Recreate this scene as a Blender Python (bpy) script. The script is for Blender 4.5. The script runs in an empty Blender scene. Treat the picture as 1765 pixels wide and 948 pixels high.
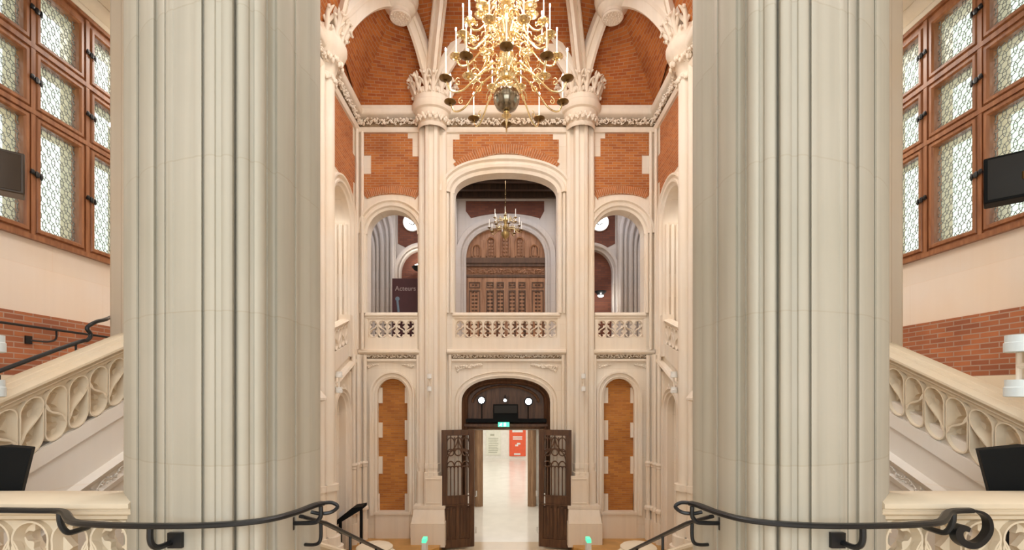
import bpy, bmesh, math, random
from mathutils import Vector, Matrix
from mathutils.geometry import tessellate_polygon
R = math.radians
PI = math.pi
E = 3.8            # eye height above the ground floor; helper coordinates are measured from the eye
F = 835.0          # focal length in pixels of the 1765 px wide frame
CX, CY = 873.0, 677.0
scene = bpy.context.scene
COL = scene.collection

# ------------------------------------------------------------------ camera
cam = bpy.data.cameras.new('camera')
cam.sensor_width = 36.0
cam.lens = F / 1765.0 * 36.0
cam.shift_x = (882.5 - CX) / 1765.0
cam.shift_y = (CY - 474.0) / 1765.0
cam.clip_end = 200
camo = bpy.data.objects.new('camera', cam)
camo.location = (0, 0, E)
camo.rotation_euler = (R(90), 0, 0)
COL.objects.link(camo)
scene.camera = camo

# ------------------------------------------------------------------ world, lights, exposure
wd = bpy.data.worlds.new('sky')
scene.world = wd
wd.use_nodes = True
wn = wd.node_tree
bg = wn.nodes['Background']
tc = wn.nodes.new('ShaderNodeTexCoord')
nz = wn.nodes.new('ShaderNodeTexNoise')
nz.inputs['Scale'].default_value = 2.2
nz.inputs['Detail'].default_value = 4
cr = wn.nodes.new('ShaderNodeValToRGB')
cr.color_ramp.elements[0].color = (0.62, 0.72, 0.62, 1)
cr.color_ramp.elements[0].position = 0.35
cr.color_ramp.elements[1].color = (0.95, 0.98, 1.0, 1)
cr.color_ramp.elements[1].position = 0.62
wn.links.new(tc.outputs['Generated'], nz.inputs['Vector'])
wn.links.new(nz.outputs['Fac'], cr.inputs['Fac'])
wn.links.new(cr.outputs['Color'], bg.inputs['Color'])
bg.inputs['Strength'].default_value = 2.1

def area(name, loc, rot, sx, sy, power, col):
    l = bpy.data.lights.new(name, 'AREA')
    l.shape = 'RECTANGLE'
    l.size, l.size_y = sx, sy
    l.energy, l.color = power, col
    o = bpy.data.objects.new(name, l)
    o.location = (loc[0], loc[1], loc[2] + E)
    o.rotation_euler = rot
    COL.objects.link(o)
    return o

def point(name, loc, power, col, rad=0.03):
    l = bpy.data.lights.new(name, 'POINT')
    l.energy, l.color, l.shadow_soft_size = power, col, rad
    o = bpy.data.objects.new(name, l)
    o.location = (loc[0], loc[1], loc[2] + E)
    COL.objects.link(o)
    return o

def spot(name, loc, target, power, col, angle=100, rad=0.06, blend=0.8):
    l = bpy.data.lights.new(name, 'SPOT')
    l.energy, l.color, l.shadow_soft_size = power, col, rad
    l.spot_size, l.spot_blend = R(angle), blend
    o = bpy.data.objects.new(name, l)
    a = Vector((loc[0], loc[1], loc[2] + E)); b = Vector((target[0], target[1], target[2] + E))
    o.location = a
    o.rotation_euler = (b - a).to_track_quat('-Z', 'Y').to_euler()
    COL.objects.link(o)
    return o

WARM = (1.0, 0.935, 0.85)
NEUT = (1.0, 0.95, 0.87)
COOL = (0.86, 0.93, 1.0)
area('rear_fill_light', (0, -3.6, 1.6), (R(90), 0, 0), 9.0, 5.5, 270, (0.95, 0.97, 1.0))  # added fill behind the camera, standing in for an invented window
area('vault_fill_light', (0, 7.0, 8.6), (0, 0, 0), 3.0, 5.0, 350, WARM)  # added overhead fill, no visible lamp behind it
area('landing_fill_light', (0, 1.0, 5.6), (0, 0, 0), 5.0, 3.0, 60, NEUT)  # added fill above the landing, out of view
for sx in (-1, 1):
    area('aisle_fill_light', (5.0 * sx, 9.2, 5.6), (0, 0, 0), 1.0, 3.5, 90, NEUT)  # added fill to brighten the dark aisles
scene.view_settings.view_transform = 'Standard'
scene.view_settings.look = 'None'
scene.view_settings.gamma = 1.0
scene.view_settings.use_curve_mapping = False
scene.view_settings.exposure = 0.12
try:
    scene.cycles.max_bounces = 10
    scene.cycles.diffuse_bounces = 6
    scene.cycles.sample_clamp_indirect = 6
    scene.cycles.use_denoising = True
    scene.cycles.caustics_reflective = False
    scene.cycles.caustics_refractive = False
except Exception:
    pass

# ------------------------------------------------------------------ materials
MATS = {}
def new_mat(name):
    m = bpy.data.materials.new(name)
    m.use_nodes = True
    MATS[name] = m
    return m, m.node_tree, m.node_tree.nodes['Principled BSDF']

def simple(name, col, rough=0.5, metal=0.0, var=0.06, scale=6.0, bump=0.0, emit=None, es=0.0):
    m, t, b = new_mat(name)
    n = t.nodes
    co = n.new('ShaderNodeTexCoord'); no = n.new('ShaderNodeTexNoise')
    no.inputs['Scale'].default_value = scale; no.inputs['Detail'].default_value = 5
    t.links.new(co.outputs['Object'], no.inputs['Vector'])
    rp = n.new('ShaderNodeValToRGB')
    rp.color_ramp.elements[0].position = 0.3; rp.color_ramp.elements[1].position = 0.7
    rp.color_ramp.elements[0].color = tuple(max(0, c * (1 - var)) for c in col) + (1,)
    rp.color_ramp.elements[1].color = tuple(min(1, c * (1 + var)) for c in col) + (1,)
    t.links.new(no.outputs['Fac'], rp.inputs['Fac'])
    t.links.new(rp.outputs['Color'], b.inputs['Base Color'])
    b.inputs['Roughness'].default_value = rough
    b.inputs['Metallic'].default_value = metal
    if bump:
        bp = n.new('ShaderNodeBump'); bp.inputs['Strength'].default_value = bump; bp.inputs['Distance'].default_value = 0.02
        t.links.new(no.outputs['Fac'], bp.inputs['Height']); t.links.new(bp.outputs['Normal'], b.inputs['Normal'])
    if emit:
        b.inputs['Emission Color'].default_value = emit + (1,)
        b.inputs['Emission Strength'].default_value = es
    return m

def coords(t, order):
    """object coordinates re-ordered, e.g. 'xz' puts x along and z up"""
    n = t.nodes
    co = n.new('ShaderNodeTexCoord'); sp = n.new('ShaderNodeSeparateXYZ'); cb = n.new('ShaderNodeCombineXYZ')
    t.links.new(co.outputs['Object'], sp.inputs[0])
    ix = {'x': 0, 'y': 1, 'z': 2}
    t.links.new(sp.outputs[ix[order[0]]], cb.inputs[0]); t.links.new(sp.outputs[ix[order[1]]], cb.inputs[1])
    return co, cb

def brick(name, order, c1, c2, mortar, bw=0.22, bh=0.062, ms=0.010):
    m, t, b = new_mat(name)
    n = t.nodes
    co, cb = coords(t, order)
    br = n.new('ShaderNodeTexBrick')
    br.inputs['Scale'].default_value = 1.0
    br.inputs['Brick Width'].default_value = bw
    br.inputs['Row Height'].default_value = bh + ms
    br.inputs['Mortar Size'].default_value = ms
    br.inputs['Mortar Smooth'].default_value = 0.2
    br.inputs['Bias'].default_value = -0.1
    br.inputs['Color1'].default_value = c1 + (1,); br.inputs['Color2'].default_value = c2 + (1,); br.inputs['Mortar'].default_value = mortar + (1,)
    t.links.new(cb.outputs[0], br.inputs['Vector'])
    no = n.new('ShaderNodeTexNoise'); no.inputs['Scale'].default_value = 1.3; no.inputs['Detail'].default_value = 6
    t.links.new(co.outputs['Object'], no.inputs['Vector'])
    mx = n.new('ShaderNodeMix'); mx.data_type = 'RGBA'; mx.blend_type = 'MULTIPLY'; mx.inputs['Factor'].default_value = 1.0
    rp = n.new('ShaderNodeValToRGB')
    rp.color_ramp.elements[0].color = (0.78, 0.74, 0.72, 1); rp.color_ramp.elements[0].position = 0.35
    rp.color_ramp.elements[1].color = (1.0, 1.0, 1.0, 1); rp.color_ramp.elements[1].position = 0.65
    t.links.new(no.outputs['Fac'], rp.inputs['Fac'])
    t.links.new(br.outputs['Color'], mx.inputs['A']); t.links.new(rp.outputs['Color'], mx.inputs['B'])
    t.links.new(mx.outputs['Result'], b.inputs['Base Color'])
    b.inputs['Roughness'].default_value = 0.85
    bp = n.new('ShaderNodeBump'); bp.invert = True; bp.inputs['Strength'].default_value = 0.4; bp.inputs['Distance'].default_value = 0.006
    t.links.new(br.outputs['Fac'], bp.inputs['Height']); t.links.new(bp.outputs['Normal'], b.inputs['Normal'])
    return m

def stone(name, col, order='xz', joint=0.0, bw=1.2, bh=0.55, streak=0.05, tint=(1, 0.93, 0.84), rough=0.75):
    """pale limestone: soft clouding, vertical streaks and thin block joints"""
    m, t, b = new_mat(name)
    n = t.nodes
    co, cb = coords(t, order)
    no = n.new('ShaderNodeTexNoise'); no.inputs['Scale'].default_value = 0.9; no.inputs['Detail'].default_value = 6
    t.links.new(co.outputs['Object'], no.inputs['Vector'])
    rp = n.new('ShaderNodeValToRGB')
    rp.color_ramp.elements[0].position = 0.32; rp.color_ramp.elements[1].position = 0.68
    rp.color_ramp.elements[0].color = tuple(c * q for c, q in zip(col, tint)) + (1,)
    rp.color_ramp.elements[1].color = col + (1,)
    t.links.new(no.outputs['Fac'], rp.inputs['Fac'])
    mp = n.new('ShaderNodeMapping'); mp.inputs['Scale'].default_value = (9, 9, 0.35)
    t.links.new(co.outputs['Object'], mp.inputs['Vector'])
    n2 = n.new('ShaderNodeTexNoise'); n2.inputs['Scale'].default_value = 1.0; n2.inputs['Detail'].default_value = 3
    t.links.new(mp.outputs[0], n2.inputs['Vector'])
    r2 = n.new('ShaderNodeValToRGB')
    r2.color_ramp.elements[0].position = 0.35; r2.color_ramp.elements[1].position = 0.6
    s = 1 - streak
    r2.color_ramp.elements[0].color = (s, s, s, 1); r2.color_ramp.elements[1].color = (1, 1, 1, 1)
    t.links.new(n2.outputs['Fac'], r2.inputs['Fac'])
    mx = n.new('ShaderNodeMix'); mx.data_type = 'RGBA'; mx.blend_type = 'MULTIPLY'; mx.inputs['Factor'].default_value = 1.0
    t.links.new(rp.outputs['Color'], mx.inputs['A']); t.links.new(r2.outputs['Color'], mx.inputs['B'])
    out = mx.outputs['Result']
    if joint:
        br = n.new('ShaderNodeTexBrick')
        br.inputs['Scale'].default_value = 1.0
        br.inputs['Brick Width'].default_value = bw; br.inputs['Row Height'].default_value = bh
        br.inputs['Mortar Size'].default_value = 0.005; br.inputs['Mortar Smooth'].default_value = 0.3
        a = 1 - joint
        br.inputs['Color1'].default_value = (1, 1, 1, 1); br.inputs['Color2'].default_value = (0.95, 0.955, 0.95, 1)
        br.inputs['Mortar'].default_value = (a, a * 0.97, a * 0.93, 1)
        t.links.new(cb.outputs[0], br.inputs['Vector'])
        m2 = n.new('ShaderNodeMix'); m2.data_type = 'RGBA'; m2.blend_type = 'MULTIPLY'; m2.inputs['Factor'].default_value = 1.0
        t.links.new(out, m2.inputs['A']); t.links.new(br.outputs['Color'], m2.inputs['B'])
        out = m2.outputs['Result']
    t.links.new(out, b.inputs['Base Color'])
    b.inputs['Roughness'].default_value = rough
    return m

def wood(name, c1, c2, rough=0.45, scale=5.0):
    m, t, b = new_mat(name)
    n = t.nodes
    co = n.new('ShaderNodeTexCoord'); mp = n.new('ShaderNodeMapping'); mp.inputs['Scale'].default_value = (scale * 3, scale * 3, scale * 0.35)
    t.links.new(co.outputs['Object'], mp.inputs['Vector'])
    no = n.new('ShaderNodeTexNoise'); no.inputs['Scale'].default_value = 1.0; no.inputs['Detail'].default_value = 6; no.inputs['Distortion'].default_value = 0.6
    t.links.new(mp.outputs[0], no.inputs['Vector'])
    rp = n.new('ShaderNodeValToRGB')
    rp.color_ramp.elements[0].position = 0.3; rp.color_ramp.elements[1].position = 0.7
    rp.color_ramp.elements[0].color = c1 + (1,); rp.color_ramp.elements[1].color = c2 + (1,)
    t.links.new(no.outputs['Fac'], rp.inputs['Fac']); t.links.new(rp.outputs['Color'], b.inputs['Base Color'])
    b.inputs['Roughness'].default_value = rough
    return m

CREAM = (0.85, 0.79, 0.71)
M_ST = stone('limestone_cream', CREAM)
M_STJ = stone('limestone_cream_coursed', CREAM, 'xz', 0.12)
M_STJY = stone('limestone_cream_coursed_side', CREAM, 'yz', 0.12)
M_PIER = stone('limestone_grey', (0.50, 0.468, 0.405), 'xz', 0.10, 4.0, 0.85, 0.10, (0.90, 0.91, 0.88))
M_BAL = stone('limestone_balustrade', (0.72, 0.65, 0.53), streak=0.03)
M_PLAS = stone('plaster_warm', (0.80, 0.715, 0.64), 'yz', 0.05, 1.6, 0.6, 0.02)
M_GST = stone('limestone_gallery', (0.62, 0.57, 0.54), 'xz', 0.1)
M_BXZ = brick('brick_orange', 'xz', (0.54, 0.19, 0.045), (0.38, 0.11, 0.028), (0.50, 0.31, 0.19), 0.21, 0.056, 0.007)
M_BYZ = brick('brick_orange_side', 'yz', (0.58, 0.205, 0.06), (0.42, 0.125, 0.035), (0.54, 0.34, 0.21), 0.21, 0.056, 0.007)
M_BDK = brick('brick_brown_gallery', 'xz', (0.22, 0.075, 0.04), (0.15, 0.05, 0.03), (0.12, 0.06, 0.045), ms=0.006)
M_BNI = brick('brick_thin_honey', 'xz', (0.60, 0.25, 0.05), (0.42, 0.15, 0.035), (0.48, 0.24, 0.09), 0.20, 0.045, 0.006)
M_VOU = simple('brick_voussoir', (0.44, 0.15, 0.045), 0.85, var=0.3, scale=9)
M_MOR = simple('mortar', (0.58, 0.42, 0.29), 0.9)
M_OAK = wood('oak_window', (0.20, 0.072, 0.027), (0.37, 0.155, 0.065), 0.32)
M_DOOR = wood('oak_dark', (0.06, 0.026, 0.012), (0.15, 0.07, 0.032), 0.45)
M_DOOR2 = wood('oak_gallery', (0.26, 0.11, 0.045), (0.48, 0.24, 0.12), 0.4)
M_CEILW = wood('ceiling_timber', (0.03, 0.015, 0.008), (0.07, 0.035, 0.018), 0.6)
M_IRON = simple('black_iron', (0.010, 0.011, 0.013), 0.35, 0.2, var=0.2)
M_BLACK = simple('black_plastic', (0.004, 0.005, 0.006), 0.75)
M_BLACK.node_tree.nodes['Principled BSDF'].inputs['Specular IOR Level'].default_value = 0.2
M_SCOL = stone('limestone_shaded', (0.52, 0.45, 0.37))  # stair column stone, darkened to put its shade into the colour
M_SGREY = stone('stair_wall_grey', (0.80, 0.775, 0.745), 'yz', 0.05, 1.6, 0.6, 0.02)
M_DADO = brick('brick_dado', 'yz', (0.46, 0.16, 0.065), (0.30, 0.10, 0.05), (0.42, 0.28, 0.21), 0.24, 0.060, 0.008)
M_BVA = brick('brick_vault', 'xz', (0.54, 0.175, 0.035), (0.36, 0.085, 0.018), (0.46, 0.26, 0.14), 0.20, 0.052, 0.006)
M_BVB = brick('brick_vault_side', 'yz', (0.54, 0.18, 0.04), (0.36, 0.09, 0.02), (0.46, 0.26, 0.14), 0.20, 0.052, 0.006)
M_BRASSO = simple('brass_aged', (0.50, 0.36, 0.16), 0.3, 1.0, var=0.2)
M_SPK = simple('speaker_shell', (0.05, 0.033, 0.022), 0.4)
M_SPK2 = simple('speaker_grille', (0.012, 0.012, 0.012), 0.7)
M_BRASS = simple('brass', (0.88, 0.70, 0.40), 0.22, 1.0, var=0.1)
M_BRASSD = simple('brass_dark', (0.22, 0.14, 0.06), 0.3, 1.0, var=0.15)
M_WAX = simple('white_candle', (0.9, 0.86, 0.78), 0.5, emit=(1, 0.9, 0.75), es=0.25)
M_BULB = simple('candle_bulb', (1, 1, 1), 0.3, emit=(1.0, 0.93, 0.80), es=60.0)
M_WHITE = simple('white_paint', (0.8, 0.8, 0.78), 0.4)
M_LEAD = simple('lead_came', (0.24, 0.24, 0.22), 0.6, 0.3)
M_SHADE = simple('carving_shade_brown', (0.30, 0.215, 0.13), 0.9, var=0.3, scale=12)  # dark brown stands in for undercut shade behind the carving
M_STEEL = simple('tarnished_ball', (0.30, 0.26, 0.20), 0.18, 1.0, var=0.2)
M_ENAM = simple('pale_blue_enamel', (0.66, 0.74, 0.78), 0.35)
M_FLOORH = simple('hall_stone_floor', (0.66, 0.53, 0.38), 0.16, var=0.08, scale=1.5)
M_DAIS = simple('dais_terracotta', (0.58, 0.32, 0.09), 0.3, var=0.15, scale=4)
M_FLOORL = simple('lobby_floor', (0.80, 0.76, 0.70), 0.15, var=0.05, scale=2)
M_WALLL = simple('lobby_wall', (0.85, 0.83, 0.78), 0.7)
M_RED = simple('poster_red', (0.80, 0.12, 0.05), 0.6)
M_PAPER = simple('poster_paper', (0.80, 0.80, 0.70), 0.6)
M_INK = simple('poster_grey', (0.45, 0.45, 0.36), 0.6)
M_MAR = simple('banner_maroon', (0.060, 0.012, 0.018), 0.5, var=0.1)
M_BTXT = simple('banner_text', (0.42, 0.34, 0.34), 0.5)
M_BFIG = simple('banner_figure', (0.15, 0.22, 0.30), 0.5)
M_EXIT = simple('exit_green', (0.1, 0.6, 0.4), 0.4, emit=(0.08, 0.75, 0.5), es=1.1)
M_EXITW = simple('exit_white', (0.9, 1, 0.95), 0.4, emit=(0.85, 1, 0.95), es=2.2)
M_LAMPW = simple('lamp_white', (1, 1, 1), 0.3, emit=(1.0, 0.97, 0.9), es=2.0)
M_SPOTE = simple('spotlight_lens', (1, 1, 1), 0.3, emit=(0.95, 1.0, 1.0), es=30.0)
M_REDM = simple('red_panel', (0.35, 0.02, 0.02), 0.5)
M_GREENL = simple('green_lamp', (0.1, 0.7, 0.4), 0.3, emit=(0.1, 0.9, 0.5), es=0.9)
def glass_mat():
    m, t, b = new_mat('old_glass')
    n = t.nodes
    out = n['Material Output']
    tr = n.new('ShaderNodeBsdfTransparent'); tr.inputs[0].default_value = (0.93, 0.96, 0.93, 1)
    gl = n.new('ShaderNodeBsdfGlossy'); gl.inputs['Roughness'].default_value = 0.15
    mx = n.new('ShaderNodeMixShader'); mx.inputs[0].default_value = 0.06
    t.links.new(tr.outputs[0], mx.inputs[1]); t.links.new(gl.outputs[0], mx.inputs[2])
    t.links.new(mx.outputs[0], out.inputs['Surface'])
    return m
M_GLASS = glass_mat()

# ------------------------------------------------------------------ mesh helpers
class MB:
    """collects geometry in eye-relative coordinates; s = -1 mirrors it to the other side of the hall"""
    def __init__(self, s=1):
        self.V = []; self.Fc = []; self.s = s
    def add(self, vs, fs):
        b = len(self.V)
        self.V += [(v[0] * self.s, v[1], v[2]) for v in vs]
        self.Fc += [tuple(b + i for i in f) for f in fs]
    def box(self, x0, x1, y0, y1, z0, z1):
        self.add([(x0, y0, z0), (x1, y0, z0), (x1, y1, z0), (x0, y1, z0), (x0, y0, z1), (x1, y0, z1), (x1, y1, z1), (x0, y1, z1)],
                 [(0, 3, 2, 1), (4, 5, 6, 7), (0, 1, 5, 4), (1, 2, 6, 5), (2, 3, 7, 6), (3, 0, 4, 7)])
    def quad(self, a, b, c, d):
        self.add([a, b, c, d], [(0, 1, 2, 3)])
    def hexa(self, bottom, top):
        n = len(bottom)
        self.add(list(bottom) + list(top), [tuple(range(n))[::-1], tuple(range(n, 2 * n))] + [(i, (i + 1) % n, n + (i + 1) % n, n + i) for i in range(n)])
    def extr(self, loops, to3, d0, d1, back=True):
        tris = tessellate_polygon([[Vector((u, v, 0)) for u, v in lp] for lp in loops])
        flat = [p for lp in loops for p in lp]
        n = len(flat)
        vs = [to3(u, v, d0) for u, v in flat] + [to3(u, v, d1) for u, v in flat]
        fs = [tuple(t) for t in tris]
        if back: fs += [tuple(n + i for i in t)[::-1] for t in tris]
        k = 0
        for lp in loops:
            m = len(lp)
            for i in range(m):
                a, b = k + i, k + (i + 1) % m
                fs.append((a, b, n + b, n + a))
            k += m
        self.add(vs, fs)
    def sweep(self, path, prof, to3, closed=False, caps=True):
        """path: 2D points; prof: list of (offset along left normal, depth)"""
        n = len(path); rings = []
        for i in range(n):
            if closed: a, b, c = path[i - 1], path[i], path[(i + 1) % n]
            else: a, b, c = path[max(i - 1, 0)], path[i], path[min(i + 1, n - 1)]
            d1 = Vector((b[0] - a[0], b[1] - a[1])); d2 = Vector((c[0] - b[0], c[1] - b[1]))
            if d1.length < 1e-9: d1 = d2.copy()
            if d2.length < 1e-9: d2 = d1.copy()
            d1.normalize(); d2.normalize()
            n1 = Vector((-d1.y, d1.x)); n2 = Vector((-d2.y, d2.x))
            m = n1 + n2
            if m.length < 1e-6: m = n1
            m.normalize(); k = 1.0 / max(0.4, m.dot(n1))
            rings.append([to3(b[0] + m.x * o * k, b[1] + m.y * o * k, d) for o, d in prof])
        p = len(prof); vs = [v for r in rings for v in r]; fs = []
        for i in range(n if closed else n - 1):
            j = (i + 1) % n
            for q in range(p):
                w = (q + 1) % p
                fs.append((i * p + q, i * p + w, j * p + w, j * p + q))
        if caps and not closed:
            fs.append(tuple(range(p))[::-1]); fs.append(tuple((n - 1) * p + i for i in range(p)))
        self.add(vs, fs)
    def tube(self, pts, r, n=8, caps=True, flat=1.0):
        pts = [Vector(p) for p in pts]
        rs = r if isinstance(r, (list, tuple)) else [r] * len(pts)
        vs = []; up = None
        for i, p in enumerate(pts):
            t = (pts[min(i + 1, len(pts) - 1)] - pts[max(i - 1, 0)])
            t = t.normalized() if t.length > 1e-9 else Vector((0, 0, 1))
            if up is None:
                up = Vector((0, 0, 1)) if abs(t.z) < 0.95 else Vector((0, 1, 0))
            a = t.cross(up)
            if a.length < 1e-4: a = t.cross(Vector((1, 0, 0)))
            a.normalize(); b = a.cross(t).normalized(); up = b
            for k in range(n):
                th = 2 * PI * k / n
                vs.append(tuple(p + a * (math.cos(th) * rs[i]) + b * (math.sin(th) * rs[i] * flat)))
        fs = []
        for i in range(len(pts) - 1):
            for k in range(n):
                l = (k + 1) % n
                fs.append((i * n + k, i * n + l, (i + 1) * n + l, (i + 1) * n + k))
        if caps:
            fs.append(tuple(range(n))[::-1]); fs.append(tuple((len(pts) - 1) * n + k for k in range(n)))
        self.add(vs, fs)
    def lathe(self, prof, c, n=24, ang=2 * PI, a0=0.0):
        vs = []; fs = []; full = ang > 2 * PI - 1e-6
        m = n if full else n + 1
        for r, z in prof:
            for k in range(m):
                th = a0 + ang * k / n
                vs.append((c[0] + r * math.cos(th), c[1] + r * math.sin(th), c[2] + z))
        for i in range(len(prof) - 1):
            for k in range(n):
                l = (k + 1) % m
                fs.append((i * m + k, i * m + l, (i + 1) * m + l, (i + 1) * m + k))
        if full:
            if prof[0][0] > 1e-6: fs.append(tuple(range(m))[::-1])
            if prof[-1][0] > 1e-6: fs.append(tuple((len(prof) - 1) * m + k for k in range(m)))
        self.add(vs, fs)
    def blob(self, c, rx, ry, rz, n=6, m=4):
        vs = [(c[0], c[1], c[2] - rz)]
        for i in range(1, m):
            ph = -PI / 2 + PI * i / m
            for k in range(n):
                th = 2 * PI * k / n
                vs.append((c[0] + rx * math.cos(ph) * math.cos(th), c[1] + ry * math.cos(ph) * math.sin(th), c[2] + rz * math.sin(ph)))
        vs.append((c[0], c[1], c[2] + rz)); fs = []
        for k in range(n):
            l = (k + 1) % n
            fs.append((0, 1 + l, 1 + k))
            for i in range(m - 2):
                fs.append((1 + i * n + k, 1 + i * n + l, 1 + (i + 1) * n + l, 1 + (i + 1) * n + k))
            fs.append((1 + (m - 2) * n + k, 1 + (m - 2) * n + l, len(vs) - 1))
        self.add(vs, fs)
    def grid(self, P, thick=None):
        n, m = len(P), len(P[0])
        self.add([p for row in P for p in row], [(i * m + j, i * m + j + 1, (i + 1) * m + j + 1, (i + 1) * m + j) for i in range(n - 1) for j in range(m - 1)])
    def build(self, name, mat, parent=None, smooth=35, merge=False):
        me = bpy.data.meshes.new(name)
        o3 = parent_origin(parent)
        me.from_pydata([(v[0] - o3[0], v[1] - o3[1], v[2] + E - o3[2]) for v in self.V], [], self.Fc)
        bm = bmesh.new(); bm.from_mesh(me)
        if merge: bmesh.ops.remove_doubles(bm, verts=bm.verts, dist=1e-5)
        bmesh.ops.recalc_face_normals(bm, faces=bm.faces)
        bm.to_mesh(me); bm.free()
        if smooth:
            me.shade_smooth(); me.set_sharp_from_angle(angle=R(smooth))
        me.materials.append(mat)
        o = bpy.data.objects.new(name, me)
        if parent: o.parent = parent
        COL.objects.link(o)
        return o

ORG = {}
def parent_origin(p):
    return ORG.get(p.name, (0, 0, 0)) if p else (0, 0, 0)
def thing(name, label, cat, base, group=None):
    o = bpy.data.objects.new(name, None); COL.objects.link(o)
    o.empty_display_size = 0.1
    loc = (base[0], base[1], base[2] + E)
    o.location = loc
    o['label'] = label; o['category'] = cat
    if group: o['group'] = group
    ORG[o.name] = loc
    return o
def sub(o, parent):
    """remember the origin of a part that will itself carry sub-parts"""
    ORG[o.name] = parent_origin(parent)
    return o
def tag(o, label, cat, group=None):
    o['label'] = label; o['category'] = cat
    if group: o['group'] = group
    return o
def struct(o):
    o['kind'] = 'structure'
    return o

XZ = lambda u, v, d: (u, d, v)                 # a wall facing the camera
YZ = lambda u, v, d: (d, u, v)                 # a wall along the hall
def ell(c, a, zs, rise, n=24, p=2.0, a0=PI, a1=0.0):
    out = []
    for i in range(n + 1):
        th = a0 + (a1 - a0) * i / n
        cs, sn = math.cos(th), math.sin(th)
        out.append((c + a * math.copysign(abs(cs) ** (2 / p), cs), zs + rise * abs(sn) ** (2 / p)))
    return out
def arch_loop(c, a, z0, zs, rise, n=24, p=2.0):
    return [(c - a, z0)] + ell(c, a, zs, rise, n, p) + [(c + a, z0)]
def bx(px): return (px - CX) * 12 / F
def bz(py): return (CY - py) * 12 / F
def P(px, py, Y): return ((px - CX) * Y / F, Y, (CY - py) * Y / F)
def bez(a, b, c, n=14):
    a, b, c = Vector(a), Vector(b), Vector(c)
    return [tuple((1 - t) ** 2 * a + 2 * t * (1 - t) * b + t * t * c) for t in [i / n for i in range(n + 1)]]
def bez3(a, b, c, d, n=12):
    a, b, c, d = Vector(a), Vector(b), Vector(c), Vector(d)
    return [tuple((1 - t) ** 3 * a + 3 * t * (1 - t) ** 2 * b + 3 * t * t * (1 - t) * c + t ** 3 * d) for t in [i / n for i in range(n + 1)]]

# ---------- pierced flowing tracery: paired teardrops with cusps, mirrored from cell to cell
def tear(H):
    pts = []
    yh = H - 0.52
    tip = (0.08, H * 0.27)
    for i in range(8):
        t = i / 8
        pts.append((0.07 + (tip[0] - 0.07) * t, tip[1] + (yh - tip[1]) * t))
    for i in range(13):
        th = PI - PI * i / 13
        pts.append((0.5 + 0.43 * math.cos(th), yh + 0.43 * math.sin(th)))
    b = bez3((0.93, yh, 0), (0.93, yh * 0.67, 0), (0.12, H * 0.55, 0), (0.12, H * 0.27, 0), 12)
    pts += [(p[0], p[1]) for p in b[:-1]]
    return pts
def inner_loop(L, d=0.05, cusp=0.24):
    n = len(L); out = []
    area2 = sum(L[i][0] * L[(i + 1) % n][1] - L[(i + 1) % n][0] * L[i][1] for i in range(n))
    sg = 1 if area2 > 0 else -1
    cus = (6.0, 11.0, 17.5, 23.5)
    for i in range(n):
        a, b = L[i - 1], L[(i + 1) % n]
        t = Vector((b[0] - a[0], b[1] - a[1]))
        t = t.normalized() if t.length > 1e-6 else Vector((1, 0))
        nn = Vector((-t.y, t.x)) * sg
        k = d + sum(cusp * max(0, 1 - abs(i - c) / 2.2) ** 1.4 for c in cus)
        near = min(i, n - i) / 6.0
        k *= min(1.0, near)
        out.append((L[i][0] + nn.x * k, L[i][1] + nn.y * k))
    return out
def tracery(mb, to3, u0, u1, v0, h, n, d0, d1, first=0):
    w = (u1 - u0) / n; H = h / w
    base = tear(H)
    for c in range(n):
        x0 = u0 + c * w
        fl = (c + first) % 2
        def place(L):
            return [(x0 + ((1 - x) if fl else x) * w, v0 + y * w) for x, y in L]
        up = base; dn = [(1 - x, H - y) for x, y in base]
        holes = []
        for hi_, L in enumerate((up, dn)):
            e_ = (0.0011 * hi_ + 0.0023 * (c % 2)) * (1 if d1 > d0 else -1)
            iL = inner_loop(L)
            A, B, B0 = place(L), place(iL), place(inner_loop(L, 0.05, 0.0))
            holes.append(A)
            m = len(A); dm = d0 + (d1 - d0) * 0.42
            dd = lambda t: d0 + (d1 - d0) * t
            rings = [(A, d0 + e_), (B0, dd(.34)), (B, dd(.37)), (B, dd(.60)), (B0, dd(.63)), (A, d1)]
            vs = [to3(u, v, q) for lp, q in rings for u, v in lp]
            fs = [(k * m + i, k * m + (i + 1) % m, (k + 1) * m + (i + 1) % m, (k + 1) * m + i) for k in range(5) for i in range(m)]
            mb.add(vs, fs)
            # raised fillet round every opening
            a2 = sum(A[i][0] * A[(i + 1) % m][1] - A[(i + 1) % m][0] * A[i][1] for i in range(m))
            sgn = 1 if a2 > 0 else -1; fw = 0.05 * w; O = []
            for i in range(m):
                t_ = Vector((A[(i + 1) % m][0] - A[i - 1][0], A[(i + 1) % m][1] - A[i - 1][1])).normalized()
                O.append((A[i][0] + t_.y * sgn * fw, A[i][1] - t_.x * sgn * fw))
            rec = d0 + (d1 - d0) * 0.22
            mb.add([to3(u, v, d0 + e_) for u, v in A] + [to3(u, v, d0 + e_) for u, v in O] + [to3(u, v, rec) for u, v in O],
                   [f for i in range(m) for f in ((i, (i + 1) % m, m + (i + 1) % m, m + i), (m + i, m + (i + 1) % m, 2 * m + (i + 1) % m, 2 * m + i))])
        rect = [(x0, v0), (x0 + w, v0), (x0 + w, v0 + h), (x0, v0 + h)]
        loops = [rect] + holes
        tris = tessellate_polygon([[Vector((u, v, 0)) for u, v in lp] for lp in loops])
        flat = [p for lp in loops for p in lp]
        mb.add([to3(u, v, d0 + (d1 - d0) * 0.21) for u, v in flat], [tuple(t) for t in tris])
        mb.add([to3(u, v, d1) for u, v in flat], [tuple(t) for t in tris])

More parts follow.
